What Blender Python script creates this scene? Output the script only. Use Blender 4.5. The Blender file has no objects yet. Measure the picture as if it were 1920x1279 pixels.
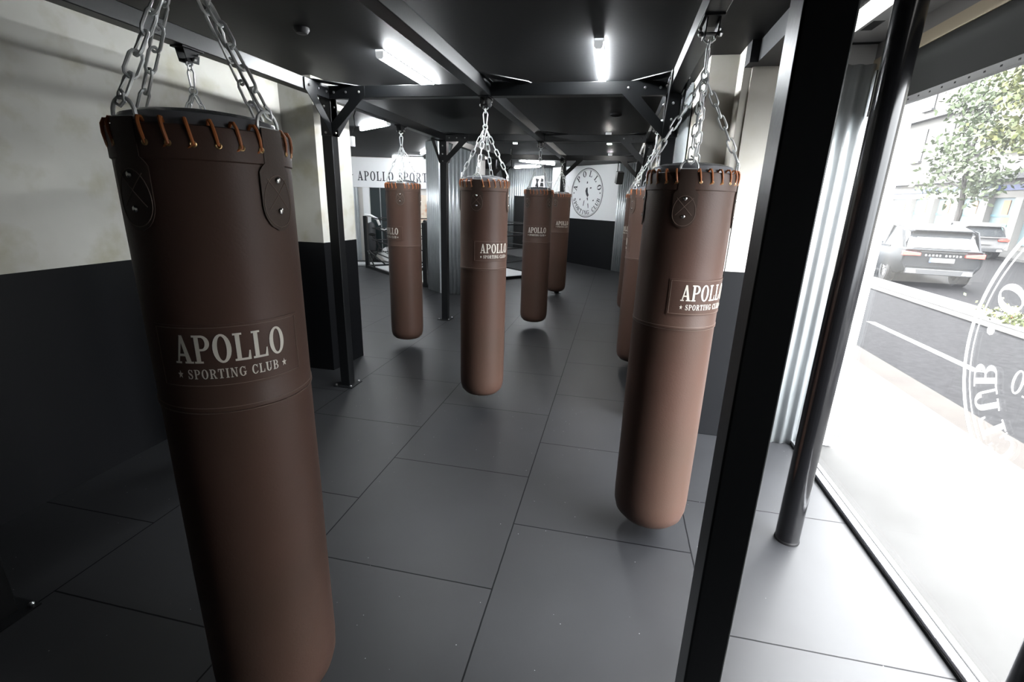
import bpy, bmesh, math, random
from mathutils import Vector, Matrix

random.seed(7)
PI = math.pi
SC = bpy.context.scene
COL = SC.collection

# ------------------------------------------------------------------ camera, sky, exposure
FPX, PITCH, ROLL, YAW = 886.6, 0.28851, 0.03158, -0.20305
CAM = Vector((0.43461, -1.82883, 1.83038))
fw = Vector((math.sin(YAW)*math.cos(PITCH), math.cos(YAW)*math.cos(PITCH), -math.sin(PITCH)))
r0 = Vector((math.cos(YAW), -math.sin(YAW), 0)); u0 = r0.cross(fw)
rt = math.cos(ROLL)*r0 + math.sin(ROLL)*u0
up = -math.sin(ROLL)*r0 + math.cos(ROLL)*u0
cd = bpy.data.cameras.new('camera'); cam = bpy.data.objects.new('camera', cd); COL.objects.link(cam)
cd.sensor_width = 36; cd.lens = FPX/1920*36; cd.clip_start = .02; cd.clip_end = 400
M = Matrix((rt, up, -fw)).transposed().to_4x4(); M.translation = CAM
cam.matrix_world = M
SC.camera = cam

vs = SC.view_settings
vs.view_transform = 'Standard'; vs.look = 'None'; vs.gamma = 1.0; vs.use_curve_mapping = False
vs.exposure = 0.0
SC.cycles.use_denoising = True
SC.cycles.max_bounces = 8; SC.cycles.diffuse_bounces = 4; SC.cycles.glossy_bounces = 4
SC.cycles.transparent_max_bounces = 12; SC.cycles.transmission_bounces = 4
SC.cycles.sample_clamp_indirect = 6.0
SC.cycles.caustics_reflective = False; SC.cycles.caustics_refractive = False

SKY = 42.0          # overcast sky radiance
TUBE = 190.0        # ceiling tube radiance
w = bpy.data.worlds.new('overcast_sky'); SC.world = w; w.use_nodes = True
nt = w.node_tree; nt.nodes.clear()
o_ = nt.nodes.new('ShaderNodeOutputWorld'); b_ = nt.nodes.new('ShaderNodeBackground')
tc = nt.nodes.new('ShaderNodeTexCoord'); sx = nt.nodes.new('ShaderNodeSeparateXYZ')
cr = nt.nodes.new('ShaderNodeValToRGB')
cr.color_ramp.elements[0].position = 0.0; cr.color_ramp.elements[0].color = (.20, .21, .22, 1)
cr.color_ramp.elements[1].position = 0.7; cr.color_ramp.elements[1].color = (.97, .985, 1, 1)
nt.links.new(tc.outputs['Generated'], sx.inputs[0]); nt.links.new(sx.outputs['Z'], cr.inputs[0])
nt.links.new(cr.outputs[0], b_.inputs[0]); b_.inputs[1].default_value = SKY
nt.links.new(b_.outputs[0], o_.inputs[0])
# portal in the shop window so the sky is sampled well indoors
pl = bpy.data.lights.new('window_portal', 'AREA'); pl.shape = 'RECTANGLE'; pl.size = 3.2; pl.size_y = 2.4
pl.cycles.is_portal = True
po = bpy.data.objects.new('window_portal', pl); COL.objects.link(po)
po.location = (2.10, .46, 1.24); po.rotation_euler = (0, PI/2, PI)
po.rotation_euler = Vector((-1, 0, 0)).to_track_quat('-Z', 'Z').to_euler()

# ------------------------------------------------------------------ materials
def mat(name, color, rough=.6, metal=0., spec=.5, noise=None, bump=None, emit=None, coat=0.):
    """noise=(scale, other_colour, amount) ; bump=(scale, strength)"""
    m = bpy.data.materials.new(name); m.use_nodes = True
    n = m.node_tree; p = n.nodes['Principled BSDF']
    p.inputs['Base Color'].default_value = (*color, 1); p.inputs['Roughness'].default_value = rough
    p.inputs['Metallic'].default_value = metal; p.inputs['Specular IOR Level'].default_value = spec
    if coat:
        p.inputs['Coat Weight'].default_value = coat; p.inputs['Coat Roughness'].default_value = .08
    t = n.nodes.new('ShaderNodeTexCoord')
    if noise:
        x = n.nodes.new('ShaderNodeTexNoise'); x.inputs['Scale'].default_value = noise[0]
        x.inputs['Detail'].default_value = 5
        r = n.nodes.new('ShaderNodeValToRGB')
        r.color_ramp.elements[0].position = .5-noise[2]; r.color_ramp.elements[1].position = .5+noise[2]
        r.color_ramp.elements[0].color = (*color, 1); r.color_ramp.elements[1].color = (*noise[1], 1)
        n.links.new(t.outputs['Object'], x.inputs['Vector']); n.links.new(x.outputs[0], r.inputs[0])
        n.links.new(r.outputs[0], p.inputs['Base Color'])
    if bump:
        x = n.nodes.new('ShaderNodeTexNoise'); x.inputs['Scale'].default_value = bump[0]
        x.inputs['Detail'].default_value = 4
        q = n.nodes.new('ShaderNodeBump'); q.inputs['Strength'].default_value = bump[1]; q.inputs['Distance'].default_value = .01
        n.links.new(t.outputs['Object'], x.inputs['Vector']); n.links.new(x.outputs[0], q.inputs['Height'])
        n.links.new(q.outputs[0], p.inputs['Normal'])
    if emit:
        p.inputs['Emission Color'].default_value = (*emit[0], 1); p.inputs['Emission Strength'].default_value = emit[1]
    return m

LEATHER = mat('brown_leather', (.070, .043, .032), .47, 0, .28, (2.2, (.090, .048, .037), .25), (140, .06))
LEATHER2 = mat('brown_leather_strap', (.064, .043, .034), .5, 0, .27, None, (160, .06))
STITCH = mat('pale_stitching', (.17, .12, .095), .6)
VINYL = mat('grey_vinyl_cover', (.16, .16, .17), .24, 0, .6)
LACE = mat('orange_lace', (.42, .13, .035), .5)
BRASS = mat('brass_eyelet', (.62, .42, .2), .35, 1)
CHROME = mat('zinc_chain', (.82, .84, .83), .42, .4)
RIVET = mat('rivet_steel', (.75, .74, .72), .25, 1)
PRINT = mat('cream_print', (.72, .68, .60), .6)
STEEL = mat('black_painted_steel', (.006, .0066, .0074), .36, 0, .38, None, (60, .03))
GLOSSB = mat('gloss_black_steel', (.008, .008, .009), .17, 0, .6)
BOLT = mat('bolt_zinc', (.7, .7, .7), .3, 1)
CEIL = mat('black_ceiling', (.006, .0064, .007), .55, 0, .14, None, (25, .05))
BLACKP = mat('black_wall_paint', (.0055, .006, .0072), .5, 0, .2, None, (30, .05))
WHITEW = mat('white_wall_paint', (.78, .79, .80), .6, 0, .3)
INK = mat('dark_ink', (.03, .032, .04), .6)
GALV = mat('galvanised_sheet', (.62, .65, .66), .32, .6, .5, (6, (.52, .56, .58), .3))
PLATEM = mat('alu_track', (.52, .53, .55), .35, 1)
VAL = mat('anthracite_shutter_box', (.022, .023, .022), .7, 0, .2)
GREYP = mat('grey_painted_board', (.30, .30, .30), .7)
BEIGE = mat('beige_board', (.55, .48, .36), .7)
SOFF = mat('dark_soffit', (.016, .017, .019), .5)
TUBEM = mat('lit_tube', (.9, .9, .9), .5, emit=((.93, .97, 1.0), TUBE))
TUBEEND = mat('tube_end_cap', (.75, .76, .77), .4, emit=((.93, .97, 1.0), .45))
SPOTM = mat('lit_spot', (.9, .9, .9), .5, emit=((1, .98, .95), 900))
TUBEF = mat('lit_tube_far', (.9, .9, .9), .5, emit=((.93, .97, 1.0), 120))
TUBEW = mat('lit_tube_board', (.9, .9, .9), .5, emit=((.93, .97, 1.0), 70))
PANELM = mat('lit_panel', (.9, .9, .9), .5, emit=((1, .99, .96), 2.4))
RUBBERB = mat('matt_black_plastic', (.006, .006, .0066), .5, 0, .3)
CANVAS = mat('pale_canvas', (.5, .51, .52), .7)
PADW = mat('white_pad', (.7, .7, .7), .5)
DARKGL = mat('dark_glass', (.02, .028, .03), .12, 0, .6)

def plaster(name, c1, c2, c3):
    m = bpy.data.materials.new(name); m.use_nodes = True
    n = m.node_tree; p = n.nodes['Principled BSDF']; p.inputs['Roughness'].default_value = .75
    p.inputs['Specular IOR Level'].default_value = .25
    t = n.nodes.new('ShaderNodeTexCoord')
    def N(s, d):
        x = n.nodes.new('ShaderNodeTexNoise'); x.inputs['Scale'].default_value = s; x.inputs['Detail'].default_value = d
        n.links.new(t.outputs['Object'], x.inputs['Vector']); return x
    a, b = N(1.6, 4), N(4.5, 6)
    r1 = n.nodes.new('ShaderNodeValToRGB'); r1.color_ramp.elements[0].color = (*c1, 1); r1.color_ramp.elements[1].color = (*c2, 1)
    r1.color_ramp.elements[0].position = .38; r1.color_ramp.elements[1].position = .62
    r2 = n.nodes.new('ShaderNodeValToRGB'); r2.color_ramp.elements[0].position = .5; r2.color_ramp.elements[1].position = .72
    r2.color_ramp.elements[0].color = (0, 0, 0, 1); r2.color_ramp.elements[1].color = (.85, .85, .85, 1)
    mx = n.nodes.new('ShaderNodeMix'); mx.data_type = 'RGBA'; mx.inputs[7].default_value = (*c3, 1)
    n.links.new(a.outputs[0], r1.inputs[0]); n.links.new(b.outputs[0], r2.inputs[0])
    n.links.new(r2.outputs[0], mx.inputs[0]); n.links.new(r1.outputs[0], mx.inputs[6]); n.links.new(mx.outputs[2], p.inputs['Base Color'])
    bp = n.nodes.new('ShaderNodeBump'); bp.inputs['Strength'].default_value = .08; bp.inputs['Distance'].default_value = .02
    n.links.new(b.outputs[0], bp.inputs['Height']); n.links.new(bp.outputs[0], p.inputs['Normal'])
    return m
PLAST = plaster('trowelled_plaster', (.58, .57, .52), (.67, .66, .61), (.47, .45, .34))
PLASTR = plaster('cream_plaster', (.72, .69, .61), (.78, .75, .68), (.68, .64, .54))

def floor_material():
    m = bpy.data.materials.new('rubber_tiles'); m.use_nodes = True
    n = m.node_tree; p = n.nodes['Principled BSDF']
    g = n.nodes.new('ShaderNodeNewGeometry'); s = n.nodes.new('ShaderNodeSeparateXYZ'); c = n.nodes.new('ShaderNodeCombineXYZ')
    n.links.new(g.outputs['Position'], s.inputs[0]); n.links.new(s.outputs['Y'], c.inputs['X']); n.links.new(s.outputs['X'], c.inputs['Y'])
    wn = n.nodes.new('ShaderNodeTexNoise'); wn.inputs['Scale'].default_value = 9; n.links.new(g.outputs['Position'], wn.inputs['Vector'])
    va = n.nodes.new('ShaderNodeVectorMath'); va.operation = 'MULTIPLY_ADD'
    va.inputs[1].default_value = (.004, .004, 0); n.links.new(wn.outputs['Color'], va.inputs[0]); n.links.new(c.outputs[0], va.inputs[2])
    b = n.nodes.new('ShaderNodeTexBrick'); b.offset = .5; b.offset_frequency = 2
    for k, v in (('Scale', 1.0), ('Mortar Size', .004), ('Mortar Smooth', .15), ('Brick Width', 1.01347), ('Row Height', 1.0), ('Bias', 0.)):
        b.inputs[k].default_value = v
    b.inputs['Color1'].default_value = (.017, .0178, .020, 1); b.inputs['Color2'].default_value = (.021, .0218, .024, 1)
    b.inputs['Mortar'].default_value = (.004, .004, .005, 1)
    n.links.new(va.outputs[0], b.inputs['Vector'])
    x = n.nodes.new('ShaderNodeTexNoise'); x.inputs['Scale'].default_value = 220; x.inputs['Detail'].default_value = 3
    n.links.new(g.outputs['Position'], x.inputs['Vector'])
    y = n.nodes.new('ShaderNodeTexNoise'); y.inputs['Scale'].default_value = 2.3; y.inputs['Detail'].default_value = 5
    n.links.new(g.outputs['Position'], y.inputs['Vector'])
    mr = n.nodes.new('ShaderNodeMapRange'); mr.inputs['From Min'].default_value = .3; mr.inputs['From Max'].default_value = .7
    mr.inputs['To Min'].default_value = .86; mr.inputs['To Max'].default_value = 1.12
    n.links.new(y.outputs[0], mr.inputs[0])
    ml = n.nodes.new('ShaderNodeMix'); ml.data_type = 'RGBA'; ml.blend_type = 'MULTIPLY'; ml.inputs[0].default_value = 1
    n.links.new(b.outputs['Color'], ml.inputs[6]); n.links.new(mr.outputs[0], ml.inputs[7])
    # tiny pale crumbs of dust
    vo = n.nodes.new('ShaderNodeTexVoronoi'); vo.inputs['Scale'].default_value = 26; n.links.new(g.outputs['Position'], vo.inputs['Vector'])
    lt = n.nodes.new('ShaderNodeMath'); lt.operation = 'LESS_THAN'; lt.inputs[1].default_value = .055
    n.links.new(vo.outputs['Distance'], lt.inputs[0])
    sc_ = n.nodes.new('ShaderNodeSeparateColor'); n.links.new(vo.outputs['Color'], sc_.inputs[0])
    l2 = n.nodes.new('ShaderNodeMath'); l2.operation = 'LESS_THAN'; l2.inputs[1].default_value = .16; n.links.new(sc_.outputs[0], l2.inputs[0])
    mm = n.nodes.new('ShaderNodeMath'); mm.operation = 'MULTIPLY'; n.links.new(lt.outputs[0], mm.inputs[0]); n.links.new(l2.outputs[0], mm.inputs[1])
    md = n.nodes.new('ShaderNodeMix'); md.data_type = 'RGBA'; md.inputs[7].default_value = (.3, .3, .3, 1)
    n.links.new(mm.outputs[0], md.inputs[0]); n.links.new(ml.outputs[2], md.inputs[6]); n.links.new(md.outputs[2], p.inputs['Base Color'])
    p.inputs['Roughness'].default_value = .46
    sm = n.nodes.new('ShaderNodeMath'); sm.operation = 'MULTIPLY_ADD'; sm.inputs[1].default_value = -.30; sm.inputs[2].default_value = .40
    n.links.new(b.outputs['Fac'], sm.inputs[0]); n.links.new(sm.outputs[0], p.inputs['Specular IOR Level'])
    ad = n.nodes.new('ShaderNodeMath'); ad.operation = 'MULTIPLY_ADD'; ad.inputs[1].default_value = .12
    inv = n.nodes.new('ShaderNodeMath'); inv.operation = 'MULTIPLY'; inv.inputs[1].default_value = -1.; n.links.new(b.outputs['Fac'], inv.inputs[0])
    n.links.new(x.outputs[0], ad.inputs[0]); n.links.new(inv.outputs[0], ad.inputs[2])
    bp = n.nodes.new('ShaderNodeBump'); bp.inputs['Strength'].default_value = .16; bp.inputs['Distance'].default_value = .004
    n.links.new(ad.outputs[0], bp.inputs['Height']); n.links.new(bp.outputs[0], p.inputs['Normal'])
    return m
FLOORM = floor_material()

def glass_material():
    """clear shop-window pane with a faint white veil mixed in for the outdoor glare"""
    m = bpy.data.materials.new('hazed_window_glass'); m.use_nodes = True
    n = m.node_tree; n.nodes.clear()
    o = n.nodes.new('ShaderNodeOutputMaterial'); tr = n.nodes.new('ShaderNodeBsdfTransparent'); tl = n.nodes.new('ShaderNodeBsdfTranslucent')
    gl = n.nodes.new('ShaderNodeBsdfGlossy'); gl.inputs['Roughness'].default_value = .02
    tl.inputs['Color'].default_value = (.95, .96, 1, 1)
    a = n.nodes.new('ShaderNodeMixShader'); a.inputs[0].default_value = .085
    x = n.nodes.new('ShaderNodeTexNoise'); x.inputs['Scale'].default_value = 3; x.inputs['Detail'].default_value = 5
    t = n.nodes.new('ShaderNodeTexCoord'); n.links.new(t.outputs['Object'], x.inputs['Vector'])
    mr = n.nodes.new('ShaderNodeMapRange'); mr.inputs['To Min'].default_value = .004; mr.inputs['To Max'].default_value = .010  # uneven translucent white imitates the glare haze over the street
    n.links.new(x.outputs[0], mr.inputs[0]); n.links.new(mr.outputs[0], a.inputs[0])
    b = n.nodes.new('ShaderNodeMixShader'); lw = n.nodes.new('ShaderNodeLayerWeight'); lw.inputs[0].default_value = .5
    pw = n.nodes.new('ShaderNodeMath'); pw.operation = 'POWER'; pw.inputs[1].default_value = 5; n.links.new(lw.outputs['Facing'], pw.inputs[0])
    f = n.nodes.new('ShaderNodeMath'); f.operation = 'MULTIPLY_ADD'; f.inputs[1].default_value = .5; f.inputs[2].default_value = .03; n.links.new(pw.outputs[0], f.inputs[0])
    n.links.new(tr.outputs[0], a.inputs[1]); n.links.new(tl.outputs[0], a.inputs[2])
    n.links.new(f.outputs[0], b.inputs[0]); n.links.new(a.outputs[0], b.inputs[1]); n.links.new(gl.outputs[0], b.inputs[2])
    n.links.new(b.outputs[0], o.inputs[0])
    return m
GLASS = glass_material()
def frost_material():
    m = bpy.data.materials.new('white_vinyl_lettering'); m.use_nodes = True
    n = m.node_tree; n.nodes.clear()
    o = n.nodes.new('ShaderNodeOutputMaterial'); a = n.nodes.new('ShaderNodeAddShader')
    d = n.nodes.new('ShaderNodeBsdfDiffuse'); t = n.nodes.new('ShaderNodeBsdfTranslucent')
    d.inputs[0].default_value = (.4, .4, .4, 1); t.inputs[0].default_value = (.5, .5, .5, 1)
    n.links.new(d.outputs[0], a.inputs[0]); n.links.new(t.outputs[0], a.inputs[1])
    tr = n.nodes.new('ShaderNodeBsdfTransparent'); m2 = n.nodes.new('ShaderNodeMixShader'); m2.inputs[0].default_value = .45
    n.links.new(tr.outputs[0], m2.inputs[1]); n.links.new(a.outputs[0], m2.inputs[2]); n.links.new(m2.outputs[0], o.inputs[0])
    return m
FROST = frost_material()

# ------------------------------------------------------------------ mesh helpers
class MB:
    def __init__(s): s.v = []; s.f = []; s.sm = []
    def add(s, vs, fs, smooth=False):
        b = len(s.v); s.v += [tuple(q) for q in vs]
        for f in fs: s.f.append([b+i for i in f]); s.sm.append(smooth)
        return s
    def box(s, x0, x1, y0, y1, z0, z1, mtx=None):
        vs = [Vector((x, y, z)) for z in (z0, z1) for y in (y0, y1) for x in (x0, x1)]
        if mtx: vs = [mtx @ q for q in vs]
        return s.add(vs, [(0, 2, 3, 1), (4, 5, 7, 6), (0, 1, 5, 4), (2, 6, 7, 3), (0, 4, 6, 2), (1, 3, 7, 5)])
    def prism(s, pts, axis, a, b):
        """polygon pts (2-D) extruded along an axis 'x','y' or 'z' from a to b"""
        def P(p, t):
            return {'x': (t, p[0], p[1]), 'y': (p[0], t, p[1]), 'z': (p[0], p[1], t)}[axis]
        n = len(pts)
        return s.add([P(p, a) for p in pts]+[P(p, b) for p in pts],
                     [tuple(range(n-1, -1, -1)), tuple(range(n, 2*n))]+[(i, (i+1) % n, n+(i+1) % n, n+i) for i in range(n)])
    def tube(s, pts, r, n=8, closed=False, caps=True):
        pts = [Vector(p) for p in pts]; N = len(pts)
        rad = r if isinstance(r, (list, tuple)) else [r]*N
        T = []
        for i in range(N):
            a = pts[(i-1) % N] if (closed or i > 0) else pts[i]
            b = pts[(i+1) % N] if (closed or i < N-1) else pts[i]
            T.append((b-a).normalized())
        ref = Vector((0, 0, 1)) if abs(T[0].z) < .9 else Vector((1, 0, 0))
        u = T[0].cross(ref).normalized(); vs = []
        for i in range(N):
            u = (u - T[i]*u.dot(T[i]))
            if u.length < 1e-6: u = T[i].orthogonal()
            u.normalize(); w_ = T[i].cross(u)
            for k in range(n):
                a = 2*PI*k/n; vs.append(pts[i]+(u*math.cos(a)+w_*math.sin(a))*rad[i])
        fs = []
        for i in range(N if closed else N-1):
            j = (i+1) % N
            for k in range(n): fs.append((i*n+k, i*n+(k+1) % n, j*n+(k+1) % n, j*n+k))
        s.add(vs, fs, True)
        if caps and not closed:
            b = len(s.v)-N*n
            s.f.append([b+k for k in range(n-1, -1, -1)]); s.sm.append(False)
            s.f.append([b+(N-1)*n+k for k in range(n)]); s.sm.append(False)
        return s
    def lathe(s, prof, n=32, c=(0, 0, 0), cap=True):
        vs = []; fs = []
        for (r, z) in prof:
            for k in range(n):
                a = 2*PI*k/n; vs.append((c[0]+r*math.cos(a), c[1]+r*math.sin(a), c[2]+z))
        for i in range(len(prof)-1):
            for k in range(n): fs.append((i*n+k, i*n+(k+1) % n, (i+1)*n+(k+1) % n, (i+1)*n+k))
        if cap:
            fs.append(tuple(range(n-1, -1, -1))); fs.append(tuple((len(prof)-1)*n+k for k in range(n)))
        return s.add(vs, fs, True)
    def ball(s, c, r, n=10, sq=(1, 1, 1)):
        vs = [(c[0], c[1], c[2]+r*sq[2])]; m = n//2
        for i in range(1, m):
            t = PI*i/m
            for k in range(n):
                a = 2*PI*k/n; vs.append((c[0]+r*sq[0]*math.sin(t)*math.cos(a), c[1]+r*sq[1]*math.sin(t)*math.sin(a), c[2]+r*sq[2]*math.cos(t)))
        vs.append((c[0], c[1], c[2]-r*sq[2])); L = len(vs)-1; fs = []
        for k in range(n):
            fs.append((0, 1+k, 1+(k+1) % n)); fs.append((L, 1+(m-2)*n+(k+1) % n, 1+(m-2)*n+k))
        for i in range(m-2):
            for k in range(n): fs.append((1+i*n+k, 1+(i+1)*n+k, 1+(i+1)*n+(k+1) % n, 1+i*n+(k+1) % n))
        return s.add(vs, fs, True)
    def mesh(s, name, m):
        me = bpy.data.meshes.new(name); me.from_pydata(s.v, [], s.f); me.update()
        me.polygons.foreach_set('use_smooth', s.sm)
        if m: me.materials.append(m)
        bm = bmesh.new(); bm.from_mesh(me); bmesh.ops.recalc_face_normals(bm, faces=bm.faces); bm.to_mesh(me); bm.free()
        try: me.set_sharp_from_angle(angle=math.radians(40))
        except Exception: pass
        return me
    def build(s, name, m, parent=None, bevel=0):
        return place(name, s.mesh(name, m), parent, bevel=bevel)

def place(name, me, parent=None, loc=None, rotz=0, bevel=0, mtx=None):
    o = bpy.data.objects.new(name, me); COL.objects.link(o)
    if parent: o.parent = parent
    if mtx is not None: o.matrix_local = mtx
    else:
        if loc: o.location = loc
        if rotz: o.rotation_euler = (0, 0, rotz)
    if bevel:
        b = o.modifiers.new('bevel', 'BEVEL'); b.width = bevel; b.segments = 2; b.limit_method = 'ANGLE'; b.angle_limit = .6
    return o
def tag(o, label=None, cat=None, group=None, kind=None):
    if label: o['label'] = label
    if cat: o['category'] = cat
    if group: o['group'] = group
    if kind: o['kind'] = kind
    return o
def empty(name, loc, label, cat, group=None, rotz=0):
    o = bpy.data.objects.new(name, None); COL.objects.link(o); o.location = loc; o.rotation_euler = (0, 0, rotz)
    o.empty_display_size = .1
    return tag(o, label, cat, group)
def struct(name, mb, m, bevel=0):
    o = mb.build(name, m, None, bevel); o['kind'] = 'structure'; return o

# ------------------------------------------------------------------ hand-drawn slab-serif letters (cap height 1)
def ring_poly(cx, cy, ro, ri, a0, a1, n=14):
    """quads of an elliptic ring from a0 to a1 (degrees)"""
    q = []
    for i in range(n):
        t0 = math.radians(a0+(a1-a0)*i/n); t1 = math.radians(a0+(a1-a0)*(i+1)/n)
        q.append([(cx+ro[0]*math.cos(t0), cy+ro[1]*math.sin(t0)), (cx+ro[0]*math.cos(t1), cy+ro[1]*math.sin(t1)),
                  (cx+ri[0]*math.cos(t1), cy+ri[1]*math.sin(t1)), (cx+ri[0]*math.cos(t0), cy+ri[1]*math.sin(t0))])
    return q
def R(x0, y0, x1, y1): return [(x0, y0), (x1, y0), (x1, y1), (x0, y1)]
def spine(pts):
    q = []; P = [Vector((p[0], p[1])) for p in pts]; W = [p[2]/2 for p in pts]; L = []
    for i in range(len(P)):
        t = (P[min(i+1, len(P)-1)]-P[max(i-1, 0)]).normalized(); nrm = Vector((-t.y, t.x))
        L.append((P[i]+nrm*W[i], P[i]-nrm*W[i]))
    for i in range(len(P)-1):
        q.append([tuple(L[i][0]), tuple(L[i+1][0]), tuple(L[i+1][1]), tuple(L[i][1])])
    return q
S_ = .07
GL = {
 'A': (.92, [[(.10, .03), (.20, .03), (.50, .97), (.38, 1)], [(.36, 1), (.52, 1), (.84, .03), (.60, .03)], R(.22, .26, .66, .35), R(0, 0, .32, S_), R(.50, 0, .94, S_)]),
 'P': (.82, [R(.10, 0, .31, 1), R(0, 0, .42, S_), R(0, 1-S_, .2, 1), R(.3, .92, .42, 1), R(.3, .44, .42, .52)]+ring_poly(.42, .72, (.38, .28), (.17, .20), -90, 90)),
 'O': (.92, ring_poly(.45, .5, (.43, .52), (.21, .44), 0, 360, 26)),
 'L': (.80, [R(.10, 0, .31, 1), R(0, 0, .7, .08), R(0, 1-S_, .42, 1), [(.60, 0), (.76, 0), (.76, .34), (.70, .34)]]),
 'S': (.74, spine([(.60, .76, .08), (.52, .92, .09), (.36, .97, .08), (.2, .91, .12), (.14, .76, .17), (.2, .62, .2), (.36, .52, .22), (.53, .41, .21), (.59, .26, .18), (.52, .1, .13), (.36, .03, .08), (.2, .08, .09), (.09, .26, .08)])+[R(.60, .66, .66, 1), R(.04, 0, .10, .36)]),
 'R': (.92, [R(.10, 0, .31, 1), R(0, 0, .42, S_), R(0, 1-S_, .2, 1), R(.3, .92, .42, 1), R(.3, .46, .42, .54)]+ring_poly(.42, .73, (.36, .27), (.16, .19), -90, 90)+[[(.40, .5), (.58, .5), (.84, .03), (.64, .03)], R(.60, 0, .92, S_)]),
 'T': (.82, [R(.29, 0, .51, 1), R(.17, 0, .63, S_), R(.02, .91, .78, 1), [(.02, .68), (.08, .68), (.14, .92), (.02, .95)], [(.72, .68), (.78, .68), (.78, .95), (.66, .92)]]),
 'I': (.46, [R(.11, 0, .32, 1), R(0, 0, .43, S_), R(0, 1-S_, .43, 1)]),
 'N': (.96, [R(.11, 0, .20, 1), R(.72, 0, .81, 1), [(.08, 1), (.32, 1), (.81, 0), (.66, 0)], R(0, 0, .32, S_), R(0, 1-S_, .3, 1), R(.58, 1-S_, .94, 1)]),
 'G': (.94, ring_poly(.46, .5, (.44, .52), (.22, .44), 45, 330, 20)+[R(.64, .1, .84, .44), R(.52, .40, .94, .47), R(.74, .66, .80, 1)]),
 'C': (.86, ring_poly(.45, .5, (.43, .52), (.21, .44), 42, 318, 20)+[R(.74, .64, .80, 1), R(.74, .12, .80, .3)]),
 'U': (.94, [R(.11, .3, .32, 1), R(.70, .3, .79, 1), R(0, 1-S_, .43, 1), R(.58, 1-S_, .92, 1)]+ring_poly(.45, .32, (.34, .34), (.13, .25), 180, 360, 14)),
 'B': (.86, [R(.10, 0, .31, 1), R(0, 0, .42, S_), R(0, 1-S_, .42, 1), R(.3, .47, .44, .55)]+ring_poly(.42, .74, (.34, .26), (.14, .19), -90, 90)+ring_poly(.42, .27, (.40, .27), (.19, .2), -90, 90)),
 'E': (.80, [R(.10, 0, .31, 1), R(0, 0, .7, .08), R(0, .92, .68, 1), R(.3, .46, .55, .54), R(.64, 0, .70, .28), R(.62, .72, .68, 1)]),
 'V': (.92, [[(.08, .97), (.30, .97), (.54, 0), (.40, 0)], [(.40, 0), (.52, 0), (.82, .97), (.72, .97)], R(0, 1-S_, .40, 1), R(.60, 1-S_, .92, 1)]),
 '1': (.5, [R(.15, 0, .33, 1), R(.03, 0, .46, S_), [(.02, .8), (.15, .88), (.15, 1), (.1, 1)]]),
 '0': (.74, ring_poly(.36, .5, (.34, .52), (.18, .44), 0, 360, 22)),
 ' ': (.42, []),
 '.': (.30, ring_poly(.12, .5, (.11, .11), (.001, .001), 0, 360, 10)),
}
def star_glyph():
    p = [(.3+.42*math.cos(PI/2+i*PI/5)*(1 if i % 2 == 0 else .42), .48+.46*math.sin(PI/2+i*PI/5)*(1 if i % 2 == 0 else .42)) for i in range(10)]
    return (.66, [[p[i], p[(i+1) % 10], (.3, .48)] for i in range(10)])
GL['*'] = star_glyph()
def text_width(txt, sp=.06): return sum(GL[c][0]+sp for c in txt)-sp
def text_mesh(name, txt, width, height, fn, m, sp=.06, step=.28, thick=None):
    """fn(x, y) maps metres (x centred on 0, y up from the baseline) to a 3-D point"""
    bm = bmesh.new(); W = text_width(txt, sp); x = 0.
    for c in txt:
        adv, polys = GL[c]
        for p in polys:
            try: bm.faces.new([bm.verts.new((x+a, b, 0)) for a, b in p])
            except ValueError: pass
        x += adv+sp
    if step:
        k = step
        while k < W:
            bmesh.ops.bisect_plane(bm, geom=bm.verts[:]+bm.edges[:]+bm.faces[:], plane_co=(k, 0, 0), plane_no=(1, 0, 0)); k += step
    for v in bm.verts: v.co = Vector(fn((v.co.x/W-.5)*width, v.co.y*height))
    me = bpy.data.meshes.new(name); bm.to_mesh(me); bm.free(); me.materials.append(m)
    return me
def arc_text(m, parent, txt, rad, h, a_mid, pitch, fn, flip=False, squeeze=1.):
    """letters one by one round a circle; angles in degrees, 90 = top; flip = read along the bottom"""
    n = len(txt)
    for i, c in enumerate(txt):
        adv, polys = GL[c]
        a = a_mid + ((i-(n-1)/2)*pitch if flip else -(i-(n-1)/2)*pitch)
        t = math.radians(a)
        er = Vector((math.cos(t), math.sin(t))); et = Vector((-math.sin(t), math.cos(t)))
        X, Y = (et, -er) if flip else (-et, er)
        if not polys: continue
        o = er*rad; mb = MB()
        for p in polys:
            q = [o + X*((x-adv/2)*h*squeeze) + Y*((y-.5)*h) for x, y in p]
            mb.add([fn(k.x, k.y) for k in q], [tuple(range(len(q)))])
        mb.build('letter', m, parent)
def ring2d(mb, r0_, r1_, fn, n=96):
    vs = []
    for k in range(n):
        a = 2*PI*k/n
        vs.append(fn(r0_*math.cos(a), r0_*math.sin(a))); vs.append(fn(r1_*math.cos(a), r1_*math.sin(a)))
    mb.add(vs, [(2*k, 2*k+1, 2*((k+1) % n)+1, 2*((k+1) % n)) for k in range(n)])

# ------------------------------------------------------------------ room shell
CZ = 2.88; DADO = 1.365
struct('floor', MB().box(-8.5, 2.08, -4.0, 15.5, -.12, 0), FLOORM)
struct('ceiling', MB().box(-8.5, 2.3, -4.0, 15.5, CZ, CZ+.15), CEIL)
wl = struct('wall_left', MB().box(-3.0, -2.78, -4.0, 3.07, DADO, CZ), PLAST)
struct('trim_1', MB().box(-3.0, -2.779, -4.0, 3.07, 0, DADO), BLACKP)
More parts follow.
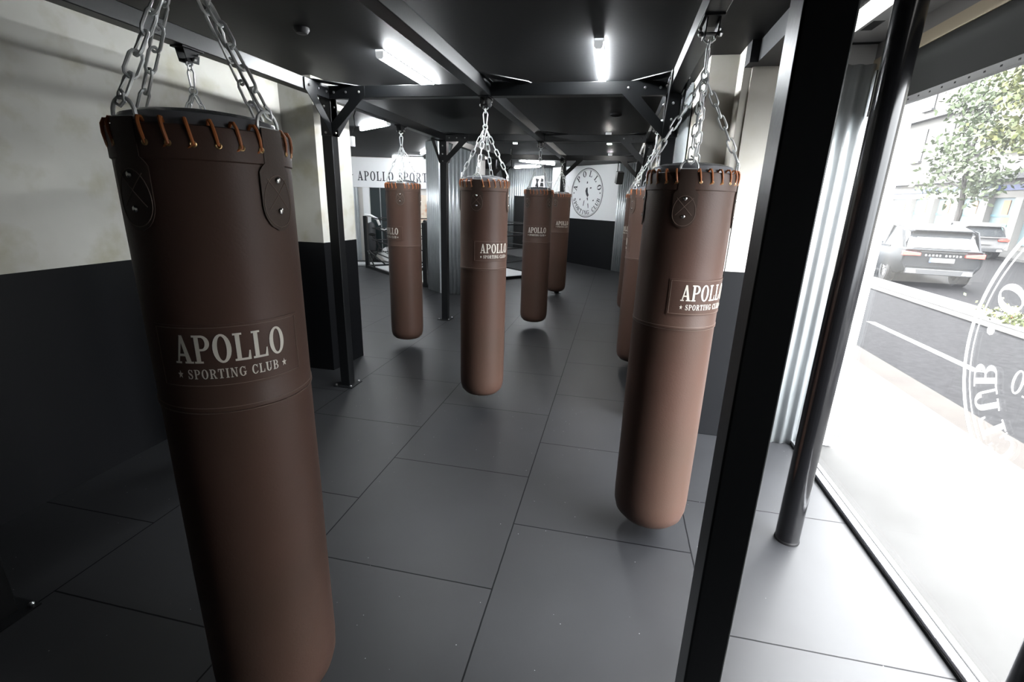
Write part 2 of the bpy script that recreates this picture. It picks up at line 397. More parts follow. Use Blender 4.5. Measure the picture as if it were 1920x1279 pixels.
# column against the left wall
struct('wall_pier_left', MB().prism([(-2.78, 2.52), (-2.43, 2.52), (-2.385, 3.07), (-2.78, 3.07)], 'z', DADO, CZ), PLAST)
struct('trim_2', MB().prism([(-2.785, 2.519), (-2.429, 2.519), (-2.384, 3.071), (-2.785, 3.071)], 'z', 0, DADO), BLACKP)
struct('wall_back_left', MB().box(-8.5, -2.78, 3.05, 3.2, 0, CZ), WHITEW)
struct('wall_rear', MB().box(-3.0, 2.3, -4.15, -4.0, 0, CZ), mat('grey_rear_wall', (.45, .45, .44), .7))
struct('wall_front_right', MB().box(2.0, 2.3, -4.0, -1.15, 0, CZ), BLACKP)
struct('wall_far_left', MB().box(-8.5, -8.35, 3.2, 15.5, 0, CZ), WHITEW)
struct('wall_far_back', MB().box(-8.5, 1.3, 15.3, 15.5, 0, CZ), WHITEW)
# right-hand pier with a boarded front, stepping back into the right wall
struct('wall_pier_right', MB().box(1.195, 1.76, 2.045, 2.26, DADO, CZ), PLASTR)
struct('trim_3', MB().box(1.194, 1.76, 2.044, 2.26, 0, DADO), BLACKP)
struct('wall_pier_board', MB().box(1.245, 1.75, 2.028, 2.045, DADO, 2.75), PLASTR)
struct('trim_4', MB().box(1.245, 1.75, 2.027, 2.045, 0, DADO), BLACKP)
struct('wall_right', MB().box(1.0, 2.3, 2.24, 11.6, DADO, CZ), PLASTR)
struct('trim_5', MB().box(.998, 2.3, 2.238, 11.6, 0, DADO), BLACKP)
struct('wall_window_reveal', MB().box(1.76, 2.3, 2.09, 2.24, 0, CZ), WHITEW)

def corrugated(name, p0, p1, z0, z1, pitch=.076, amp=.012, kindless=False):
    """corrugated sheet standing between two floor points, ribs upright"""
    p0 = Vector((*p0, 0)); p1 = Vector((*p1, 0)); d = p1-p0; L = d.length; d.normalize(); nrm = Vector((-d.y, d.x, 0))
    n = int(L/pitch*8)+1; mb = MB(); vs = []
    for i in range(n+1):
        s = L*i/n; q = p0+d*s+nrm*(amp*math.sin(2*PI*s/pitch))
        vs += [(q.x, q.y, z0), (q.x, q.y, z1)]
    mb.add(vs, [(2*i, 2*i+2, 2*i+3, 2*i+1) for i in range(n)], True)
    me = mb.mesh(name, GALV)
    for e in me.edges: e.use_edge_sharp = False
    return me
def corr_thing(name, segs, z0, z1, label):
    e = empty(name, (segs[0][0][0], segs[0][0][1], z0), label, 'metal cladding')
    for a, b in segs:
        me = corrugated('sheet', a, b, z0, z1)
        me.transform(Matrix.Translation((-segs[0][0][0], -segs[0][0][1], -z0)))
        o = place('sheet', me, e)
        so = o.modifiers.new('thick', 'SOLIDIFY'); so.thickness = .002
    return e
corr_thing('corrugated_cladding', [((1.765, 2.035), (2.02, 2.035))], 0.0, 2.75, 'galvanised corrugated strip beside the shop window, behind the glossy round pole')
e = corr_thing('corrugated_column', [((-3.30, 7.43), (-2.90, 7.10)), ((-2.90, 7.10), (-2.16, 7.10))], 0.0, CZ-.01, 'column clad in galvanised corrugated sheet behind the second left post')
MB().box(.0, .045, -.018, .003, 0, CZ-.01, Matrix.Translation((.385, -.325, 0))).build('corner_trim', GALV, e)
MB().prism([(.03, .02), (.42, -.28), (1.12, -.28), (1.12, .3), (.3, .6)], 'z', 0, CZ-.01).build('core', WHITEW, e)
corr_thing('corrugated_cladding', [((.98, 4.1), (.98, 2.95))], DADO*0+.0, CZ-.02, 'corrugated strip on the right wall behind the row of right-hand bags')

# back walls
def seg_wall(name, p0, p1, z0, z1, m, t=.08):
    p0 = Vector((*p0, 0)); p1 = Vector((*p1, 0)); d = (p1-p0).normalized(); n = Vector((-d.y, d.x, 0))*t
    q = [p0, p1, p1+n, p0+n]
    return struct(name, MB().prism([(k.x, k.y) for k in q], 'z', z0, z1), m)
KA, KB = Vector((-1.70, 14.148)), Vector((.40, 12.048))
seg_wall('wall_emblem', KA, KB, DADO, CZ, WHITEW)
seg_wall('trim_6', KA, KB, 0, DADO, BLACKP, .081)
kd = (KB-KA).normalized(); kn = Vector((kd.y, -kd.x))
kn = kn if kn.y < 0 else -kn
corr_thing('corrugated_cladding', [(KB, (.98, 11.46))], 0, CZ-.01, 'corrugated panel right of the round emblem wall')
corr_thing('corrugated_cladding', [((-3.7, 14.45), (-1.72, 14.2))], .3, CZ-.01, 'far corrugated wall left of the round emblem wall, around the black door')
seg_wall('trim_7', (-3.9, 14.5), (-1.7, 14.22), 0, .3, mat('plinth_grey', (.2, .2, .21), .5), .05)

# ------------------------------------------------------------------ round emblem on the far wall
kc = KB - kd*1.268   # centre of the emblem along the wall
def on_wall(x, z, off=.004):
    p = kc + kd*x + kn*off
    return Vector((p.x, p.y, 2.112+z))
def emblem(parent, fn, big, small, m, k=1., fig=True):
    mb = MB(); ring2d(mb, .697*k, .676*k, fn); ring2d(mb, .656*k, .647*k, fn); mb.build('ring', m, parent)
    arc_text(m, parent, 'APOLLO', .545*k, big, 90, 29.5, fn)
    arc_text(m, parent, 'SPORTING CLUB', .560*k, small, -90, 11.6, fn, True, .95)
    for sx_ in (-1, 1):
        MB().add([fn(sx_*.575*k+.022*math.cos(a*PI/4), .022*math.sin(a*PI/4)) for a in range(8)], [tuple(range(8))]).build('dot', m, parent)
    if fig:
        def poly(p): MB().add([fn(a*k, b*k) for a, b in p], [tuple(range(len(p)))]).build('figure_mark', m, parent)
        poly([(-.03, .14), (.03, .16), (.05, .02), (.10, -.06), (.05, -.12), (-.02, -.04), (-.06, .06)])
        poly([(-.02, .26), (.02, .27), (.03, .31), (-.01, .33)]); poly([(.13, .12), (.2, .13), (.2, .16), (.14, .16)])
        poly([(.02, -.14), (.06, -.12), (.08, -.2), (.05, -.21)]); poly([(-.10, -.22), (-.07, -.2), (-.10, -.36), (-.13, -.37)])
        poly([(.07, -.3), (.10, -.29), (.12, -.42), (.10, -.43)]); poly([(-.30, -.17), (-.26, -.15), (-.26, -.2), (-.3, -.21)])
        poly([(.28, -.2), (.33, -.18), (.33, -.22), (.29, -.23)])
c3 = on_wall(0, 0)
em = empty('round_emblem', c3, 'large round dark emblem lettered APOLLO SPORTING CLUB on the white far wall', 'wall emblem')
emblem(em, lambda x, y: on_wall(x, y)-c3, .165, .125, INK)

# ------------------------------------------------------------------ lettered board and the back-left wall
BA, BB = Vector((-8.3, 10.70)), Vector((-3.4, 12.0)); bd = (BB-BA).normalized(); bn = Vector((bd.y, -bd.x))
struct_w = seg_wall('wall_board_side', BA, BB, 0, CZ, mat('warm_white_wall', (.62, .60, .57), .6))
bo = Vector((BA.x, BA.y, 0))
def on_board(x, z, off=.03):
    p = BA + bd*x + bn*off
    return Vector((p.x, p.y, z))
def quadbox(mb, x0, x1, z0, z1, o0, o1, org):
    q = [on_board(x, z, o)-org for o in (o0, o1) for (x, z) in ((x0, z0), (x1, z0), (x1, z1), (x0, z1))]
    mb.add(q, [(0, 1, 2, 3), (7, 6, 5, 4), (0, 4, 5, 1), (1, 5, 6, 2), (2, 6, 7, 3), (3, 7, 4, 0)])
sg = empty('lettered_board', on_board(0, 2.1), 'white board lettered APOLLO SPORTING CLUB high on the back wall above the ring', 'sign')
og = on_board(0, 2.1)
mb = MB(); quadbox(mb, .1, 5.0, 2.07, CZ-.02, .0, .06, og); mb.build('board', WHITEW, sg)
kk = 1.95/text_width('APOLLO SPORT', .16); full = text_width('* APOLLO SPORTING CLUB *', .16)*kk
x0b = 1.53-kk*(text_width('* ', .16)+.16)
me = text_mesh('lettering', '* APOLLO SPORTING CLUB *', full, .25, lambda x, y: on_board(x0b+full/2+x, 2.25+y, .063)-og, INK, sp=.16, step=0)
place('lettering', me, sg)
e = empty('corrugated_cladding', on_board(.9, 0), 'corrugated strip under the lettered board at the left end of the ring', 'metal cladding')
m_ = corrugated('sheet', on_board(.4, 0, .05).to_2d(), on_board(1.52, 0, .05).to_2d(), 0, 2.06); m_.transform(Matrix.Translation(-on_board(.9, 0))); place('sheet', m_, e)
e = empty('white_pilaster', on_board(1.75, 0), 'white pilaster beside the dark glazed panel under the lettered board', 'pilaster')
mb = MB(); quadbox(mb, -.09, .09, 0, 2.06, 0, .12, on_board(0, 0)-Vector((0, 0, 0))); mb.build('shaft', WHITEW, e)
e = empty('dark_glazed_panel', on_board(2.4, 0), 'tall dark glazed panel with thin vertical bars behind the boxing ring', 'glazed panel')
mb = MB(); quadbox(mb, -.58, .72, .25, 2.08, 0, .03, on_board(0, 0)); mb.build('pane', DARKGL, e)
for k in (-.28, .1, .52):
    mb = MB(); quadbox(mb, k, k+.02, .25, 2.08, .03, .05, on_board(0, 0)); mb.build('bar', mat('grey_bar', (.25, .27, .27), .4), e)
e = empty('warm_poster', on_board(3.72, 1.1), 'warm orange and cream wall poster seen right of the left hanging bag', 'poster')
POST = mat('poster_print', (.62, .30, .17), .6, noise=(5, (.75, .66, .55), .08))
mb = MB(); quadbox(mb, -.45, .5, 0, .8, 0, .02, on_board(0, 0)); mb.build('print', POST, e)
mb = MB(); quadbox(mb, -.1, .3, .35, .62, .02, .025, on_board(0, 0)); mb.build('dark_motif', INK, e)
e = empty('floor_mat', (-6.6, 9.9, 0), 'pale low mat lying along the wall behind the ring', 'mat')
MB().box(-1.5, 2.2, .0, .35, 0.0, .06, Matrix.Rotation(.26, 4, 'Z')).build('pad', CANVAS, e, .01)

# black door, photo frame, wall rail on the far corrugated wall
e = empty('door_panel', (-2.72, 14.40, .3), 'plain black door in the far corrugated wall', 'door')
MB().box(-.24, .24, -.10, -.06, 0, 1.69).build('leaf', RUBBERB, e, .004)
MB().ball((.17, -.115, .88), .03).build('knob', CHROME, e)
e = empty('photo_print', (-2.12, 14.2, 2.22), 'white framed photo print with black shapes, tilted on the far corrugated wall', 'picture')
fr = MB().box(-.2, .2, -.015, .015, 0, .4, Matrix.Rotation(-.12, 4, 'Y')).build('frame', PADW, e)
mb = MB()
mb.prism([(-.14, .08), (-.02, .06), (-.05, .2), (-.01, .3), (-.13, .33), (-.1, .2)], 'y', -.019, -.017)
mb.prism([(.02, .08), (.14, .08), (.12, .2), (.13, .3), (.06, .34), (.04, .22)], 'y', -.019, -.017)
mb.build('image', RUBBERB, e)
e = empty('wall_rail', (-1.62, 13.9, 2.42), 'thin white rail near the ceiling left of the emblem wall', 'rail')
MB().tube([(-.5, 0, 0), (.0, 0, 0)], .012).build('rod', PADW, e)
MB().box(-.38, -.27, -.03, .03, -.32, -.16).build('hanging_tag', RUBBERB, e)

# ------------------------------------------------------------------ black steel rig
XL, XC, XR = -2.075, -.665, .765
R1, R2, R3, R0 = 2.2, 5.09, 8.0, -.68
ZB, ZT = 2.615, 2.705
rig = empty('steel_rig', (XC, 3.5, 0), 'black bolted steel rig of posts and beams carrying every hanging bag', 'steel frame')
def rp(mb, name, m=STEEL, bevel=0, parent=None):
    mb.v = [(a-XC, b-3.5, c) for a, b, c in mb.v]
    return mb.build(name, m, parent or rig, bevel)
H = .048
posts = [(XL, R0), (XL, R1), (XL, R2), (XL, R3), (XC, R3), (XR+.02, R0), (XR, R1), (XR, R2), (XR, R3)]
for (x, y) in posts:
    p = rp(MB().box(x-H, x+H, y-H, y+H, 0.0, ZB+.001), 'post', bevel=.005)
    pp = MB().box(x-.1, x+.1, y-.1, y+.1, 0, .008)
    q = rp(pp, 'base_plate', parent=rig)
    if y > 6 or x > 0: continue      # the bolts show on these plates only
    for sx_ in (-1, 1):
        for sy_ in (-1, 1): rp(MB().lathe([(.009, .008), (.012, .02), (.005, .026)], 8, (x+.078*sx_, y+.078*sy_, 0)), 'anchor_bolt', BOLT, parent=q)
HB = .045
for x in (XL, XC, XR):
    rp(MB().box(x-HB, x+HB, R0-.05, R3+.05, ZB, ZT), 'long_beam', bevel=.004)
for y in (R0, R1, R2, R3):
    for xa, xb in ((XL, XC), (XC, XR)):
        rp(MB().box(xa+HB, xb-HB, y-HB, y+HB, ZB, ZT), 'cross_beam', bevel=.004)
def gusset(axis, cx, cy, sgn, off):
    """triangular bolted plate with a cut-out: along beam (dir sgn on axis) and down the post"""
    L = .38; wd = .088; z1 = ZT-.005
    def P(a, z): return (a*sgn, z)
    out = [(-.045, z1), (L, z1), (L, z1-.075), (.052, z1-L), (-.045, z1-L)]
    inn = [(.045, z1-wd), (L-.14, z1-wd), (.045, z1-L+.15)]
    inn = [(.055, z1-.095), (.235, z1-.095), (.225, z1-.115), (.065, z1-.275), (.055, z1-.275)]
    ou = [(-.045, z1), (L, z1), (L, z1-.075), (.055, z1-L), (-.045, z1-L)]
    mb = MB(); n = 5
    for t in (0, 1):
        pass
    def T(a, z, t):
        return (cx+a*sgn, cy+off+t, z) if axis == 'x' else (cx+off+t, cy+a*sgn, z)
    vs = [T(a, z, t) for t in (-.003, .003) for (a, z) in ou+inn]
    fs = []
    for i in range(5):
        j = (i+1) % 5
        fs += [(i, j, 5+j, 5+i), (10+j, 10+i, 15+i, 15+j), (i, 10+i, 10+j, j), (5+j, 15+j, 15+i, 5+i)]
    mb.add(vs, fs)
    g = rp(mb, 'gusset_plate')
    for (a, z) in ((.10, z1-.045), (.21, z1-.045), (.33, z1-.045), (0, z1-.15), (0, z1-.26), (0, z1-.355)):
        s = -1 if off < 0 else 1
        c = Vector(T(a, z, .006*s))
        q = MB().ball((c.x, c.y, c.z), .0105, 8)
        rp(q, 'bolt_head', BOLT, parent=g) if (cy == R1 or cy == R2 and axis == 'x') else None
def top_plate(cx, cy, sx_, sy_):
    L = .37
    ou = [(0, 0), (L, 0), (L-.02, .07), (.07, L-.02), (0, L)]
    inn = [(.07, .07), (.2, .07), (.19, .09), (.09, .19), (.07, .2)]
    mb = MB(); vs = [(cx+a*sx_, cy+b*sy_, z) for z in (ZT, ZT+.006) for a, b in ou+inn]; fs = []
    for i in range(5):
        j = (i+1) % 5
        fs += [(i, j, 5+j, 5+i), (10+j, 10+i, 15+i, 15+j), (i, 10+i, 10+j, j), (5+j, 15+j, 15+i, 5+i)]
    mb.add(vs, fs); rp(mb, 'corner_plate')
for y in (R1, R2, R3):
    gusset('x', XL, y, 1, -.052); gusset('y', XL, y, -1, .052 if y == R1 else -.052)
    gusset('x', XR, y, -1, -.052); gusset('y', XR, y, -1, -.052); gusset('y', XR, y, -1, .052)
    gusset('x', XC, y, 1, -.052) if y == R3 else None
    if y < R3: gusset('y', XL, y, 1, .052)
    top_plate(XL-.04, y+.04, 1, -1); top_plate(XR+.04, y+.04, -1, -1)
    if y < R3: top_plate(XC, y, 1, -1); top_plate(XC, y, 1, 1)

# ------------------------------------------------------------------ punching bags
RB = .2
ZTOP, ZBOT = 1.97, .085
def wrap(a, z, off=0.): return Vector((math.sin(a)*(RB+off), -math.cos(a)*(RB+off), z))   # a = 0 faces -Y (local)
def bag_body():
    pr = [(.0, ZBOT), (.05, ZBOT+.0), (.11, ZBOT+.006), (.155, ZBOT+.022), (.185, ZBOT+.055), (.197, ZBOT+.1), (.2, ZBOT+.16), (.2, .6), (.201, .9), (.2, 1.262),
          (.2035, 1.266), (.2035, 1.275), (.2015, 1.28), (.2015, 1.6), (.2015, 1.897), (.2055, 1.9), (.2055, 1.96), (.203, 1.972), (.196, 1.975), (.188, 1.968), (.186, 1.955), (.1, 1.95), (0.001, 1.95)]
    n = 64; mb = MB(); vs = []; rnd = random.Random(3)
    for (r, z) in pr:
        for k in range(n):
            a = 2*PI*k/n
            d = 1+.006*math.sin(3*a+z*7)*min(1, max(0, (1.2-z)))*(r > .1)
            vs.append((r*d*math.cos(a), r*d*math.sin(a), z))
    fs = []
    for i in range(len(pr)-1):
        for k in range(n): fs.append((i*n+k, i*n+(k+1) % n, (i+1)*n+(k+1) % n, (i+1)*n+k))
    mb.add(vs, fs, True)
    return mb.mesh('body', LEATHER)
def wrapped_patch(name, a0, a1, z0, z1, off, th, m, shape=None, n=12, nz=2):
    mb = MB(); vs = []; fs = []
    for o in (off, off+th):
        for j in range(nz+1):
            for i in range(n+1):
                a = a0+(a1-a0)*i/n; z = z0+(z1-z0)*j/nz
                if shape: a, z = shape(i/n, j/nz)
                vs.append(wrap(a, z, o))
    K = (n+1)*(nz+1)
    for j in range(nz):
        for i in range(n):
            q = j*(n+1)+i
            fs.append((K+q, K+q+1, K+q+n+2, K+q+n+1)); fs.append((q+1, q, q+n+1, q+n+2))
    b = [j for j in range(n+1)]+[j*(n+1)+n for j in range(1, nz+1)]+[nz*(n+1)+i for i in range(n-1, -1, -1)]+[j*(n+1) for j in range(nz-1, 0, -1)]
    for i in range(len(b)):
        p, q = b[i], b[(i+1) % len(b)]; fs.append((p, q, K+q, K+p))
    mb.add(vs, fs, True)
    return mb.mesh(name, m)
def stitch_lines(name, loops):
    mb = MB()
    for (pts, closed) in loops: mb.tube(pts, .0011, 5, closed)
    return mb.mesh(name, STITCH)
def link_pts(L, wd, n=6):
    """racetrack loop, length L along z, width wd along x"""
    r = wd/2; h = L/2-r; p = []
    for i in range(n+1):
        a = PI*i/n; p.append((r*math.cos(a), 0, h+r*math.sin(a)))
    for i in range(n+1):
        a = PI+PI*i/n; p.append((r*math.cos(a), 0, -h+r*math.sin(a)))
    return p
def chain_mesh(p0, p1, L=.066, wd=.026, wire=.0041, ns=6):
    p0 = Vector(p0); p1 = Vector(p1); d = p1-p0; T = d.length; d.normalize(); pitch = L-2*wire-.001
    n = max(2, round(T/pitch)); pitch = T/n
    ref = Vector((0, 0, 1)).cross(d)
    ref = ref.normalized() if ref.length > .1 else Vector((1, 0, 0)); oth = d.cross(ref); mb = MB()
    for k in range(n):
        c = p0+d*(pitch*(k+.5)); a, b = (ref, oth) if k % 2 == 0 else (oth, ref)
        th = .25*math.sin(k*1.7); a2 = a*math.cos(th)+b*math.sin(th)
        mb.tube([c+a2*q[0]+d*q[2] for q in link_pts(L, wd, 4)], wire, ns, True)
    return mb.mesh('chain', CHROME)
ANG = [math.radians(x) for x in (-48, 48, 132, 228)]
ZC = 2.375
ME = {}
ME['body'] = bag_body()
ME['cover'] = MB().lathe([(.186, 1.955), (.184, 1.985), (.175, 2.003), (.14, 2.015), (.08, 2.024), (.02, 2.027), (.001, 2.027)], 48, cap=False).mesh('top_cover', VINYL)
NL = 26
def lacing_mesh():
    """one continuous cord spiralling over the rim"""
    mb = MB(); P = []
    for k in range(NL):
        a = 2*PI*(k+.5)/NL; s = .075; st = 2*PI/NL
        if any(abs((a-b+PI) % (2*PI)-PI) < .19 for b in ANG):
            for t in (0, .4, .8): P.append(wrap(a+st*t, 1.93, -.006))
            continue
        for (t, off, z) in ((0, .0055, 1.932), (.25, .0085, 1.955), (.5, .0075, 1.975), (.7, .002, 1.986), (.85, -.008, 1.987), (1., -.019, 1.972)):
            P.append(wrap(a-s*t+s*.5, z, off))
        P.append(wrap(a+st*.35, 1.948, -.017)); P.append(wrap(a+st*.72, 1.925, -.006)); P.append(wrap(a+st*.9, 1.922, .001))
    mb.tube(P, .0042, 7, True)
    return mb.mesh('lacing', LACE)
ME['lacing'] = lacing_mesh()
ey = MB(); P0 = wrap(0, 0, .006)
ey.tube([(.0055*math.cos(t*PI/5), 0, .0055*math.sin(t*PI/5)) for t in range(10)], .0024, 6, True)
ME['eyelet'] = ey.mesh('eyelet', BRASS)
def strap_shape(u, v):
    z = 1.735+(1.985-1.735)*v
    if z > 1.9: hw = .172
    elif z > 1.885: hw = .172+(.26-.172)*(1.9-z)/.015
    elif z > 1.80: hw = .26
    else: hw = .26*math.sqrt(max(0.0, 1-((1.80-z)/.066)**2))
    return ((u*2-1)*hw, z)
ME['strap'] = wrapped_patch('strap', 0, 0, 0, 0, .004, .003, LEATHER2, strap_shape, 8, 24)
ol = [wrap(s*.24*math.cos(t), 1.80+min(0, math.sin(t))*.056 + (max(0, math.sin(t))*.075), .0072) for s, t in [(1, PI*2*i/28) for i in range(28)]]
xs = [([wrap(-.17+.34*i/6, 1.79+.075*i/6, .0072) for i in range(7)], False), ([wrap(.17-.34*i/6, 1.79+.075*i/6, .0072) for i in range(7)], False)]
ME['stitch'] = stitch_lines('stitching', [(ol, True)]+xs)
ME['rivet'] = MB().ball((0, 0, 0), .0085, 10, (1, .5, 1)).mesh('rivet', RIVET)
dr = MB(); dp = [wrap(0, 0, -.006)+Vector((.036*math.cos(PI*i/10), 0, .036*math.sin(PI*i/10)+1.99)) for i in range(11)]
dr.tube([Vector((.036, dp[0].y, 1.985))]+dp+[Vector((-.036, dp[0].y, 1.985))], .0045, 8, True)
ME['ring'] = dr.mesh('d_ring', CHROME)
for q in ('body', 'ring'): pass
A0 = math.radians(40)
ME['patch'] = wrapped_patch('logo_patch', -math.radians(54), math.radians(54), 1.335, 1.505, .0018, .0022, LEATHER, None, 20, 2)
rect = []
for i in range(21): rect.append(wrap(-.9+1.8*i/20, 1.498, .0042))
for i in range(21): rect.append(wrap(.9-1.8*i/20, 1.342, .0042))
ME['pstitch'] = stitch_lines('stitching', [(rect, True)])
ME['t1'] = text_mesh('lettering', 'APOLLO', .266, .075, lambda x, y: wrap(x/RB, 1.405+y, .0056), PRINT, sp=.07)
ME['t2'] = text_mesh('tagline', '* SPORTING CLUB *', .264, .026, lambda x, y: wrap(x/RB, 1.362+y, .0056), PRINT, sp=.14, step=.6)
sl = [wrap(2*PI*i/64, 1.277, .0026) for i in range(64)]; sl2 = [wrap(2*PI*i/64, 1.262, .0024) for i in range(64)]
ME['seam'] = stitch_lines('seam', [(sl, True), (sl2, True)])
ch0 = wrap(0, 2.028, -.008); ME['chain'] = chain_mesh(ch0, (0, -.012, ZC-.005))
hk = MB()
hk.tube([ch0+Vector(p) for p in ((0, .0, .012), (.012, -.004, .004), (.014, -.006, -.012), (.004, -.01, -.022), (-.010, -.008, -.016), (-.012, -.002, -.002))], .004, 6)
ME['hook'] = hk.mesh('s_hook', CHROME)
cl = MB(); cl.tube([(.020*math.cos(t*PI/6), 0, ZC+.02+.020*math.sin(t*PI/6)) for t in range(12)], .005, 6, True)
for k in (-1, 1):
    cl.tube([(0, k*.012+.012*math.cos(t*PI/5), ZC+.012*math.sin(t*PI/5)-.004) for t in range(10)], .004, 6, True)
ME['oring'] = cl.mesh('collector_ring', CHROME)
cb = MB()
cb.tube([(.010, 0, ZC+.035), (.006, 0, ZC+.028), (-.006, 0, ZC+.028), (-.010, 0, ZC+.035), (-.018, 0, ZC+.115), (-.012, 0, ZC+.130), (.012, 0, ZC+.130), (.018, 0, ZC+.115)], .005, 6, True)
ME['carabiner'] = cb.mesh('carabiner', CHROME)
sw = MB(); sw.tube([(0, .014*math.cos(t*PI/6), ZC+.142+.018*math.sin(t*PI/6)) for t in range(12)], .0045, 6, True)
sw.tube([(.02, 0, ZC+.175), (.022, 0, ZC+.16), (.01, 0, ZC+.15), (-.01, 0, ZC+.15), (-.022, 0, ZC+.16), (-.02, 0, ZC+.175)], .005, 6)
ME['shackle'] = sw.mesh('shackle', CHROME)
bk = MB(); bk.prism([(-.06, ZB), (.06, ZB), (.04, ZB-.075), (-.04, ZB-.075)], 'x', -.029, -.023).prism([(-.06, ZB), (.06, ZB), (.04, ZB-.075), (-.04, ZB-.075)], 'x', .023, .029)
bk.box(-.042, .042, -.075, .075, ZB-.008, ZB)
ME['bracket'] = bk.mesh('hanger_bracket', mat('black_bracket', (.006, .006, .0065), .55, 0, .2))
bb = MB()
bb.tube([(-.045, 0, ZB-.058), (.045, 0, ZB-.058)], .008, 8)
for sx_ in (-1, 1): bb.ball((sx_*.04, 0, ZB-.058), .013, 8); bb.ball((sx_*.04, .03, ZB-.03), .009, 8)
ME['bbolt'] = bb.mesh('bolt', BOLT)

def rz(a): return Matrix.Rotation(a, 4, 'Z')
def punching_bag(x, y, logo_deg, label, detail=2, dz=0.):
    """logo_deg: where the lettering sits as seen from the camera, 0 = middle, + = right"""
    view = math.atan2(CAM.x-x, -(CAM.y-y))        # angle of the camera, 0 = -Y
    rot = view+math.radians(logo_deg)
    e = empty('punching_bag', (x, y, 0), label, 'punching bag', 'brown leather punching bags', rot)
    place('body', ME['body'], e); place('top_cover', ME['cover'], e)
    place('lacing', ME['lacing'], e)
    place('seam', ME['seam'], e)
    if detail > 1:
        for k in range(NL):
            a = 2*PI*(k+.5)/NL
            if any(abs((a-b+PI) % (2*PI)-PI) < .16 for b in ANG): continue
            place('eyelet', ME['eyelet'], e, mtx=rz(a+.0375) @ Matrix.Translation((0, -(RB+.0058), 1.932)))
    p = place('logo_patch', ME['patch'], e); place('stitching', ME['pstitch'], p); place('lettering', ME['t1'], p); place('tagline', ME['t2'], p)
    for a in ANG:
        s = place('strap', ME['strap'], e, rotz=a)
        if detail: place('stitching', ME['stitch'], s)
        for z in (1.862, 1.785): place('rivet', ME['rivet'], s, loc=(0, -(RB+.009), z))
        place('d_ring', ME['ring'], e, rotz=a); place('chain', ME['chain'], e, rotz=a); place('s_hook', ME['hook'], e, rotz=a)
    place('collector_ring', ME['oring'], e); place('carabiner', ME['carabiner'], e, rotz=-rot+(1.2 if x > 0 else .2))
    place('shackle', ME['shackle'], e, rotz=-rot)
    h = place('hanger_bracket', ME['bracket'], rig, loc=(x-XC, y-3.5, 0), rotz=PI/2*0)
    place('bolt', ME['bbolt'], h)
    return e
punching_bag(-.648, -.68, -2, 'brown leather punching bag nearest the camera, cut off by the bottom edge at left', 2)
punching_bag(XL, .80, 0, 'brown leather punching bag hidden behind the nearest bag, only its hanger chain showing', 2)
punching_bag(-.672, R1, 30, 'brown leather punching bag hanging in the middle of the room under the beam crossing', 2)
punching_bag(.765, .67, 44, 'brown leather punching bag nearest the black square post at the window side', 2)
MB().tube([Vector((.765+.2075*math.cos(t), .67+.2075*math.sin(t), z)) for t, z in ((-.30, 1.93), (-.27, 1.80), (-.30, 1.65), (-.33, 1.55), (-.30, 1.50))], .0022, 6).build('lace_end', RUBBERB, None)
le = bpy.data.objects['lace_end']; bg = bpy.data.objects['punching_bag.003']; bpy.context.view_layer.update(); le.parent = bg; le.matrix_parent_inverse = bg.matrix_world.inverted()
punching_bag(XL, 3.66, -58, 'brown leather punching bag at left, in front of the lettered board', 1)
punching_bag(-.672, 5.09, 0, 'brown leather punching bag with centred logo, behind and right of the middle bag', 1)
punching_bag(-.665, 7.72, 22, 'farthest brown leather punching bag, beside the round emblem', 1)
punching_bag(.765, 3.6, -107, 'brown leather punching bag half hidden behind the nearest right-hand bag', 1)
punching_bag(.765, 6.5, -60, 'farthest brown leather punching bag in the right-hand row, only its left edge showing', 1)

# ------------------------------------------------------------------ ceiling lights and small ceiling items
def tube_light(p0, p1, label, z=CZ, lit=None):
    p0 = Vector((*p0, 0)); p1 = Vector((*p1, 0)); d = p1-p0; L = d.length; a = math.atan2(d.y, d.x)
    e = empty('tube_light', (p0.x, p0.y, z), label, 'ceiling light', 'linear ceiling lamps', a)
    MB().prism([(-.030, -.012), (.030, -.012), (.030, .0), (-.030, .0)], 'x', .0, L).build('housing', TUBEEND, e)
    MB().prism([(-.028, -.012), (-.026, -.045), (-.018, -.056), (.018, -.056), (.026, -.045), (.028, -.012)], 'x', .02, L-.02).build('diffuser', lit or TUBEM, e)
    for x0 in (0, L-.02):
        MB().prism([(-.031, -.0), (-.029, -.046), (-.019, -.059), (.019, -.059), (.029, -.046), (.031, .0)], 'x', x0, x0+.02).build('end_cap', TUBEEND, e)
    return e
tube_light((-1.405, 1.86), (-1.405, 3.06), 'linear ceiling lamp on the left, left of the centre beam')
tube_light((.215, 1.78), (.205, 2.98), 'linear ceiling lamp on the right, between the centre and right beams')
tube_light((-3.66, 5.64), (-2.92, 5.10), 'short slanted ceiling lamp right of the left pier, behind the left bag chain')
tube_light((-2.20, 11.20), (-1.42, 12.34), 'long ceiling lamp at the far end, upper of the two above the far door', lit=TUBEF)
tube_light((-2.9, 13.95), (-1.95, 13.2), 'far ceiling lamp just above the corrugated wall by the door', lit=TUBEW)
tube_light((-3.55, 10.3), (-2.80, 10.5), 'ceiling lamp glimpsed between the chains of the middle bag')
tube_light((-4.28, 9.6), (-3.75, 8.8), 'ceiling lamp left of the corrugated column')
tube_light((-5.6, 10.75), (-4.8, 11.0), 'ceiling lamp washing the lettered board', lit=TUBEW)
